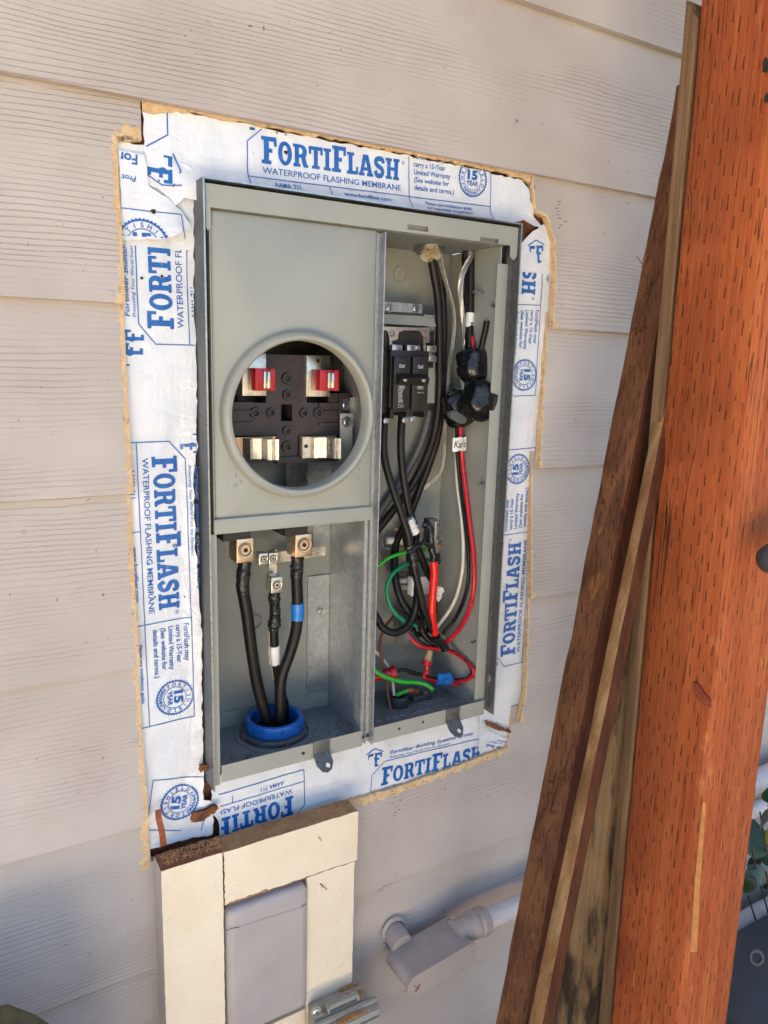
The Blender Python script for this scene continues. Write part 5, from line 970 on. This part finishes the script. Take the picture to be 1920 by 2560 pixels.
# ------------------------------------------------------------------ cream trim and covers under the box
def rough_box(x0, x1, y0, y1, z0, z1, seed, amp=.0008, step=.008, mi_top=1, mleft=0):
    mb = MB(); nz = max(2, int((z1 - z0) / step)); nx = max(2, int((x1 - x0) / step)); f_ = lambda x, z: y0 + amp * .5 * noise.noise((x * 60, z * 60, seed))
    jx = lambda z, s: amp * noise.noise((z * 80, s * 7.1, seed)); jz = lambda x, s: amp * noise.noise((x * 80, s * 5.3, seed + 2))
    g = [[(x0 + (x1 - x0) * i / nx + (jx(z0 + (z1 - z0) * k / nz, i) if i in (0, nx) else 0), z0 + (z1 - z0) * k / nz + (jz(x0 + (x1 - x0) * i / nx, k) if k in (0, nz) else 0)) for i in range(nx + 1)] for k in range(nz + 1)]
    idx = lambda i, k: k * (nx + 1) + i
    mb.add([(x, f_(x, z), z) for r in g for x, z in r], [(idx(i, k), idx(i + 1, k), idx(i + 1, k + 1), idx(i, k + 1)) for k in range(nz) for i in range(nx)], 0, True)
    edge = [g[0][i] for i in range(nx)] + [g[k][nx] for k in range(nz)] + [g[nz][i] for i in range(nx, 0, -1)] + [g[k][0] for k in range(nz, 0, -1)]; n_ = len(edge)
    for i in range(n_):
        a, b = edge[i], edge[(i + 1) % n_]; top = a[1] > z1 - step * .4 and b[1] > z1 - step * .4; mb.add([(a[0], f_(*a), a[1]), (b[0], f_(*b), b[1]), (b[0], y1, b[1]), (a[0], y1, a[1])], [(0, 1, 2, 3)], mi_top if top else (mleft if a[0] < x0 + .002 and b[0] < x0 + .002 else 0))
    return mb
cm = thing('trim_frame', Vector((.285, -.001, .0)), 'cream painted wood trim frame under the meter box', 'trim')
obj('stile', rough_box(.1677, .2335, -.0305, -.001, .02, 1.0238, 1, mleft=2), ['cream_paint', 'stain_cut', 'siding_paint'], cm)
obj('rail', rough_box(.2350, .4005, -.0300, -.001, .9575, 1.0228, 2), ['cream_paint', 'raw_end'], cm)
obj('stile', rough_box(.3350, .3975, -.0290, -.001, .02, .9562, 3), ['cream_paint', 'cream_paint'], cm)
obj('sill_block', rough_box(.2350, .3340, -.0280, -.001, .02, .776, 4), ['cream_paint', 'cream_paint'], cm)
def jag(pts, r, seed, mat, nm='crack'):
    rg_ = random.Random(seed); P = []
    for a, b in zip(pts[:-1], pts[1:]):
        for i in range(8): t = i / 8; P.append(Vector(a).lerp(Vector(b), t) + Vector((rg_.uniform(-1, 1), 0, rg_.uniform(-1, 1))) * .0007)
    obj(nm, MB().tube(P + [Vector(pts[-1])], r, 5, rad=lambda t: r * (.5 + rg_.random())), mat, cm)
jag([(.2343, -.0303, 1.018), (.2345, -.0303, .985), (.2349, -.0303, .958), (.2352, -.0300, .952)], .0007, 1, 'tar')
jag([(.237, -.0300, .9572), (.30, -.0300, .9570), (.334, -.0298, .9572), (.399, -.0296, .9570)], .0006, 2, 'stain_cut')
jag([(.240, -.0302, .9585), (.262, -.0302, .9582), (.285, -.0302, .9590)], .0011, 3, 'raw_end', 'paint_chip'); jag([(.352, -.0292, .9425), (.356, -.0292, .936), (.361, -.0292, .931)], .0007, 4, 'raw_end', 'paint_chip'); jag([(.348, -.0302, 1.006), (.352, -.0302, .999)], .0006, 5, 'raw_end', 'paint_chip')
pn = MB(); X0_, X1_, Z0_, Z1_ = .2362, .3335, .787, .9525; prof = [(0, .020), (0, .0065), (.0012, .0028), (.0040, .0008), (.008, 0)]; loops = []
for d, h in prof:
    r = max(.010 - d, .003); L = []
    for cx2, cz2, a0_ in ((X1_ - d - r, Z1_ - d - r, 0), (X0_ + d + r, Z1_ - d - r, 90), (X0_ + d + r, Z0_ + d + r, 180), (X1_ - d - r, Z0_ + d + r, 270)):
        for i in range(7): a = math.radians(a0_ + 15 * i); L.append((cx2 + r * math.cos(a), -.0375 + h + .0003 * noise.noise((cx2 * 50, cz2 * 40, i)), cz2 + r * math.sin(a)))
    loops.append(L)
m_ = len(loops[0]); vs = [v for L in loops for v in L]; pn.add(vs, [(k * m_ + i, k * m_ + (i + 1) % m_, (k + 1) * m_ + (i + 1) % m_, (k + 1) * m_ + i) for k in range(4) for i in range(m_)], 0, True); pn.add(loops[-1], [tuple(range(m_))], 0, True)
pan = obj('utility_cover', pn, 'pink_paint', None, 'blank grey painted cover panel framed by the cream trim', 'cover', base=Vector((.285, -.03, .787)))
for (a, b, c_, d_) in ((600, 1142, 690, 1118), (1105, 985, 1142, 962), (700, 1115, 1100, 990)):
    p, q = B6(a, b, -.0381), B6(c_, d_, -.0381); obj('score_line', MB().tube([p, (p + q) / 2 + Vector((0, 0, .0006)), q], .00035 if a != 700 else .0002, 5), 'tar' if a != 700 else 'pink_paint', pan)
# grey outlet cover
oc = thing('outlet_cover', Vector((.371, -.03, .70)), 'grey weatherproof outlet cover with debris on top at the bottom edge', 'outlet cover')
zt_ = .7855; bb = MB(); bb.box(.3352, .4085, -.058, -.0305, .66, zt_, bev=.0035); obj('base', bb, 'cover_grey', oc)
lid = MB(); lid.box(.3290, .4135, -.0760, -.0585, .655, zt_ - .004, bev=.005); lid.box(.3330, .4095, -.0790, -.0762, .655, zt_ - .012, bev=.0012); obj('lid', lid, 'cover_grey', oc)
obj('lid_rim', MB().box(.3278, .4147, -.0660, -.0588, .655, zt_ + .0005, bev=.0024), 'cover_grey', oc)
tb2 = MB(); tb2.lathe((.3395, -.0455, zt_ + .0035), (-.25, -1, .2), [(.00001, .0), (.0058, 0), (.0066, .0012), (.0066, .0048), (.0058, .0062), (.00001, .0062)], 24, 0, False); tb2.box(.3345, .3450, -.0560, -.0420, zt_ - .006, zt_ + .0035, bev=.0016); obj('screw_ear', tb2, 'cover_grey', oc)
pc = Vector((.3395, -.0455, zt_ + .0035)) + Vector((-.25, -1, .2)).normalized() * .0063
obj('cover_screw', MB().disc(pc, (-.25, -1, .2), .0043, .0012, 20), 'zinc', oc)
cr = MB(); n_ = Vector((-.25, -1, .2)).normalized(); u_ = n_.orthogonal().normalized(); w_ = n_.cross(u_)
for d_ in (u_, w_):
    e_ = n_.cross(d_); p = pc + n_ * .00125; q = [p + d_ * (.0024 * i) + e_ * (.00045 * j) for i, j in ((-1, -1), (1, -1), (1, 1), (-1, 1))]; cr.hexa(q + [x + n_ * .0001 for x in q])
obj('cross_slot', cr, 'ink_black', oc)
hg = MB(); hg.tube([(.3530, -.0530, zt_ + .0045), (.3905, -.0530, zt_ + .0045)], .0030, 14); hg.tube([(.3530, -.0500, zt_ + .0068), (.3905, -.0500, zt_ + .0068)], .0012, 8); obj('hinge_pin', hg, 'cover_grey', oc)
for x_ in (.3515, .3910): obj('hinge_knuckle', MB().box(x_ - .0015, x_ + .0015, -.0580, -.0480, zt_ - .001, zt_ + .0085, bev=.0008), 'cover_grey', oc)
sd2 = MB(); rng = random.Random(5)
def crumbs(mb, fn, n_, smin, smax):
    for i in range(n_):
        p = fn(); s_ = rng.uniform(smin, smax); d = Vector((rng.uniform(-1, 1), rng.uniform(-1, 1), rng.uniform(-.5, .8))).normalized() * s_ * rng.uniform(1, 3); e_ = d.orthogonal().normalized() * s_ * .5; f_ = d.cross(e_).normalized() * s_ * .4
        q = [p - d - e_, p + d - e_, p + d + e_, p - d + e_]; mb.hexa([x for x in q] + [x + f_ for x in q])
crumbs(sd2, lambda: Vector((rng.uniform(.342, .405), rng.gauss(-.048, .004), zt_ + .0006)), 420, .0003, .0008)
crumbs(sd2, lambda: Vector((rng.gauss(.372, .011), rng.uniform(-.0745, -.0665), zt_ - .0032 + rng.random() * .0012)), 420, .0003, .0008)
crumbs(sd2, lambda: Vector((rng.uniform(.375, .405), rng.uniform(-.036, -.0315), zt_ + .0012)), 160, .0003, .0008)
obj('debris', sd2, 'sawdust', None, 'tan wood crumbs lying on top of the grey outlet cover', 'debris', kind='stuff')
sd3 = MB(); crumbs(sd3, lambda: Vector((rng.uniform(.172, .236), rng.uniform(-.024, -.003), 1.0242 + rng.random() * .0012)), 520, .0003, .0009); crumbs(sd3, lambda: Vector((rng.uniform(.24, .40), rng.uniform(-.016, -.001), 1.0232)), 110, .0003, .0006)
obj('sawdust', sd3, 'sawdust', None, 'sawdust lying along the cut top of the cream trim', 'sawdust', kind='stuff')
# rusty copper strap at the left corner
st = MB(); P = [B6(150, 335, -.002), B6(152, 390, -.006), B6(170, 460, -.009), B6(180, 520, -.009), B6(185, 575, -.006)]
for i in range(4):
    a, b = P[i], P[i + 1]; st.hexa([a + Vector((-.0032, 0, 0)), a + Vector((.0032, 0, 0)), a + Vector((.0032, .0012, 0)), a + Vector((-.0032, .0012, 0)), b + Vector((-.0032, 0, 0)), b + Vector((.0032, 0, 0)), b + Vector((.0032, .0012, 0)), b + Vector((-.0032, .0012, 0))])
obj('rusty_strap', st, 'rust', None, 'small rusty metal strap end above the cut trim stile', 'strap')
# scuffs rubbed into the paint
for (f_, a0, b0, a1, b1, n_, par) in ((zz(960, 0, 1.728), 735, 870, 800, 1000, 9, 1), (Z7, 215, 525, 325, 725, 9, 0)):
    rg_ = random.Random(n_ + a0)
    for i in range(n_):
        p = f_(a0 + (a1 - a0) * rg_.random() * .6, b0 + (b1 - b0) * i / n_, -.0004); L_ = rg_.uniform(.004, .012); bo = min((o for o in wall.children if o.name.startswith('siding_board')), key=lambda o: 0)
        obj('scuff_mark', MB().add([(p.x, p.y + .0055 * par * 0, p.z), (p.x + L_ * .5, p.y, p.z - .0002), (p.x + L_, p.y, p.z + .0003), (p.x + L_ * .6, p.y, p.z + .0008)], [(0, 1, 2, 3)]), 'tar', wall)
# torn brown lumps in the corners of the opening
def torn(name, label, f_, pts, y, seed):
    mb = MB(); vs, fs = fill2d(ragged([(f_(a, b, y).x, f_(a, b, y).z) for a, b in pts], .0022, .0012, seed, True)); bmx = bmesh.new(); drape(mb, vs, fs, lambda x, z: y + .0030 * noise.noise((x * 220, z * 220, seed)), 0, .003); drape(mb, vs, fs, lambda x, z: y + .0035, 0, None); bmx.free()
    return obj(name, mb, 'sheathing_wood', None, label, 'wood debris')
torn('torn_wood', 'brown torn wood lump at the lower left corner of the box', Q6, [(500, 1290), (550, 1285), (552, 1325), (505, 1335)], .000, 3)
torn('torn_wood', 'brown torn wood scraps between the strap and the bottom flashing', Q6, [(470, 1590), (560, 1560), (600, 1540), (622, 1560), (600, 1590), (560, 1610), (530, 1640), (440, 1650)], .004, 4)
torn('torn_wood', 'dark torn seam in the flashing at the lower right corner', Z4W, [(1180, 1985), (1240, 2010), (1330, 2040), (1440, 2090), (1445, 2110), (1380, 2095), (1260, 2060), (1190, 2010)], .0075, 5)
# ------------------------------------------------------------------ conduit body and pipe on the wall
lbt = thing('elbow_fitting', Vector((.51, -.04, .765)), 'beige painted conduit elbow fitting on the siding under the box', 'conduit fitting')
bmq = bmesh.new(); bmesh.ops.create_cube(bmq, size=1)
for v in bmq.verts: v.co = Vector((v.co.x * .106, v.co.y * .052, v.co.z * .028))
ve = [e for e in bmq.edges if abs(e.verts[0].co.y - e.verts[1].co.y) > .01]; bmesh.ops.bevel(bmq, geom=ve, offset=.0135, segments=7, affect='EDGES', profile=.5)
bmesh.ops.bevel(bmq, geom=[e for e in bmq.edges if e.calc_face_angle(0) > .6], offset=.0011, segments=2, affect='EDGES', profile=.5)
M_ = Matrix.Translation((.508, -.040, .789)) @ Matrix.Rotation(math.radians(-8), 4, 'Y'); bmesh.ops.transform(bmq, matrix=M_, verts=bmq.verts[:]); obj('fitting_shell', MB().bm(bmq, 0, True), 'weathered_grey', lbt)
bmq = bmesh.new(); bmesh.ops.create_cube(bmq, size=1)
for v in bmq.verts: v.co = Vector((v.co.x * .110, v.co.y * .004, v.co.z * .031))
ve = [e for e in bmq.edges if abs(e.verts[0].co.y - e.verts[1].co.y) > .001]; bmesh.ops.bevel(bmq, geom=ve, offset=.0150, segments=7, affect='EDGES', profile=.5)
bmesh.ops.transform(bmq, matrix=Matrix.Translation((.508, -.0685, .789)) @ Matrix.Rotation(math.radians(-8), 4, 'Y'), verts=bmq.verts[:]); obj('fitting_cover', MB().bm(bmq, 0, True), 'weathered_grey', lbt)
for x_ in (.463, .553): obj('cover_screw', MB().disc((x_, -.0705, .789 + (x_ - .508) * .14), (0, -1, 0), .0032, .0014, 14), 'weathered_grey', lbt)
obj('wall_nipple', MB().tube([(.4765, .004, .804), (.4765, -.020, .800)], .0150, 28), 'weathered_grey', lbt)
obj('caulk_ring', MB().lathe((.4765, .002, .807), (0, -1, 0), [(.0150, 0), (.0190, 0), (.0176, .0016), (.0160, .0028), (.0150, .003)], 18), 'weathered_grey', lbt)
hx = Vector((1, .0, -.02)); c0 = Vector((.556, -.040, .806)); cb2 = MB(); cb2.lathe(c0, hx, [(.0140, 0), (.0165, .002), (.0165, .012), (.0180, .014), (.0188, .018), (.0188, .022), (.0170, .024), (.0170, .027), (.0190, .029), (.0190, .038), (.0178, .041), (.0140, .041)], 36); obj('coupling', cb2, 'weathered_grey', lbt)
obj('neck', MB().tube([c0 - hx * .012, c0 + hx * .01], .0152, 28), 'weathered_grey', lbt)
obj('conduit_pipe', MB().tube([c0 + hx * .035, c0 + hx * .20, c0 + hx * 1.2], .0145, 28), 'pipe_white', None, 'painted horizontal conduit pipe running right from the elbow fitting', 'pipe', base=c0 + hx * .2)
obj('dry_needle', MB().tube([Z7(440, 1905, -.069), Z7(425, 1950, -.072), Z7(405, 1980, -.074)], .0007, 6), 'rust', None, 'dry brown needle stuck under the conduit fitting', 'needle')
# ------------------------------------------------------------------ behind the post: pipes, shrub, bin
pw = lambda u, v, y: at(u, v, y)
for i, (u0, v0, u1, v1, y, r) in enumerate(((1810, 2330, 1935, 2275, -.05, .020), (1880, 1965, 1940, 1925, -.03, .020))):
    a, b = pw(u0, v0, y), pw(u1, v1, y); m_ = (a.z + b.z) / 2; a = Vector((a.x, y, m_ )); b = Vector((b.x, y, m_)); d = (b - a).normalized()
    obj('white_pipe', MB().tube([a - d * .12, a, b, b + d * .8], r, 24), 'pipe_white', None, ('white pipe at the lower right above the dark bin', 'white pipe at the right edge above the leaves')[i], 'pipe', 'white pipes behind the post', base=a)
bn = thing('storage_bin', Vector((1.25, -.22, 0)), 'dark grey plastic bin behind the orange post', 'bin')
A = at(1830, 2345, -.10); bx_ = MB(); bx_.box(A.x - .12, A.x + .65, -.40, -.09, .02, A.z - .035, bev=.012); obj('bin_body', bx_, 'dark_grey_plastic', bn)
ld = MB(); ld.box(A.x - .14, A.x + .67, -.42, -.085, A.z - .034, A.z - .006, bev=.010); obj('bin_lid', ld, 'bin_grey', bn)
obj('lid_lock', MB().lathe(at(1888, 2392, -.30), (-.5, -1, .5), [(.006, 0), (.009, 0), (.009, .004), (.006, .004)], 20), 'dark_grey_plastic', bn)
sh = thing('leafy_shrub', Vector((1.20, -.12, .0)), 'dark green leafy shrub behind the orange post', 'shrub')
stm = MB(); lv = []; rng = random.Random(12)
base = Vector((1.28, -.05, .0))
tips = [at(u, v, y) for u, v, y in ((1905, 2065, -.10), (1880, 2125, -.10), (1915, 2180, -.13), (1870, 2240, -.08), (1940, 2090, -.05), (1960, 2200, -.10), (1900, 2030, -.06))]
for t in tips: stm.tube(spline([base, base.lerp(t, .5) + Vector((.12, .02, .02)), t], 5), .0016, 6)
obj('stems', stm, 'twig', sh)
leafm = {}
def leaf_mesh(mat):
    mb = MB(); N_ = 8
    for i in range(N_ + 1):
        t = i / N_; w_ = .42 * math.sin(math.pi * t ** .8) * (1 - .15 * t); z_ = .10 * math.sin(math.pi * t); mb.v += [(-w_, t, z_ + .12 * w_), (0, t, z_), (w_, t, z_ + .12 * w_)]
    for i in range(N_):
        for j in (0, 1): mb.f.append([3 * i + j, 3 * i + j + 1, 3 * i + j + 4, 3 * i + j + 3]); mb.mi.append(0); mb.sm.append(True)
    return mesh('leaf', mb, mat)
lm1, lm2 = leaf_mesh('leaf'), leaf_mesh('leaf_young')
for i, (u, v, s_, ax, young) in enumerate(((1900, 2075, .052, 215, 0), (1915, 2085, .050, 20, 0), (1885, 2150, .070, -35, 0), (1880, 2195, .05, 240, 0), (1915, 2110, .034, 70, 1), (1930, 2090, .03, 130, 1), (1862, 2235, .045, -20, 0), (1930, 2170, .055, 160, 0), (1920, 2215, .05, 30, 0), (1945, 2045, .06, 200, 0), (1930, 2010, .05, 170, 0), (1960, 2130, .06, 80, 0), (1905, 2250, .05, 190, 0))):
    p = at(u, v, -.11 + .012 * (i % 4)); o = bpy.data.objects.new('leaf', lm2 if young else lm1); COL.objects.link(o); o.parent = sh
    o.location = p - sh.location; o.scale = (s_, s_, s_); o.rotation_euler = (math.radians(62 + 20 * math.sin(i * 2.1)), math.radians(25 * math.sin(i * 1.3)), math.radians(ax))
# olive canvas bag at the lower left
bg_ = bmesh.new(); bmesh.ops.create_uvsphere(bg_, u_segments=40, v_segments=24, radius=1)
top_ = at(40, 2528, -.12)
for v in bg_.verts:
    d = v.co.normalized(); p = Vector([math.copysign(abs(x) ** .55, x) for x in d]); v.co = Vector((top_.x - .045 + p.x * .105, -.12 + p.y * .055, top_.z * .5 + p.z * top_.z * .5 - .006)) + Vector((1, 1, .4)) * .006 * noise.noise(d * 4)
obj('canvas_bag', MB().bm(bg_, 0, True), 'olive_cloth', None, 'olive canvas bag top at the lower left corner', 'bag', base=Vector((top_.x - .075, -.12, 0)))
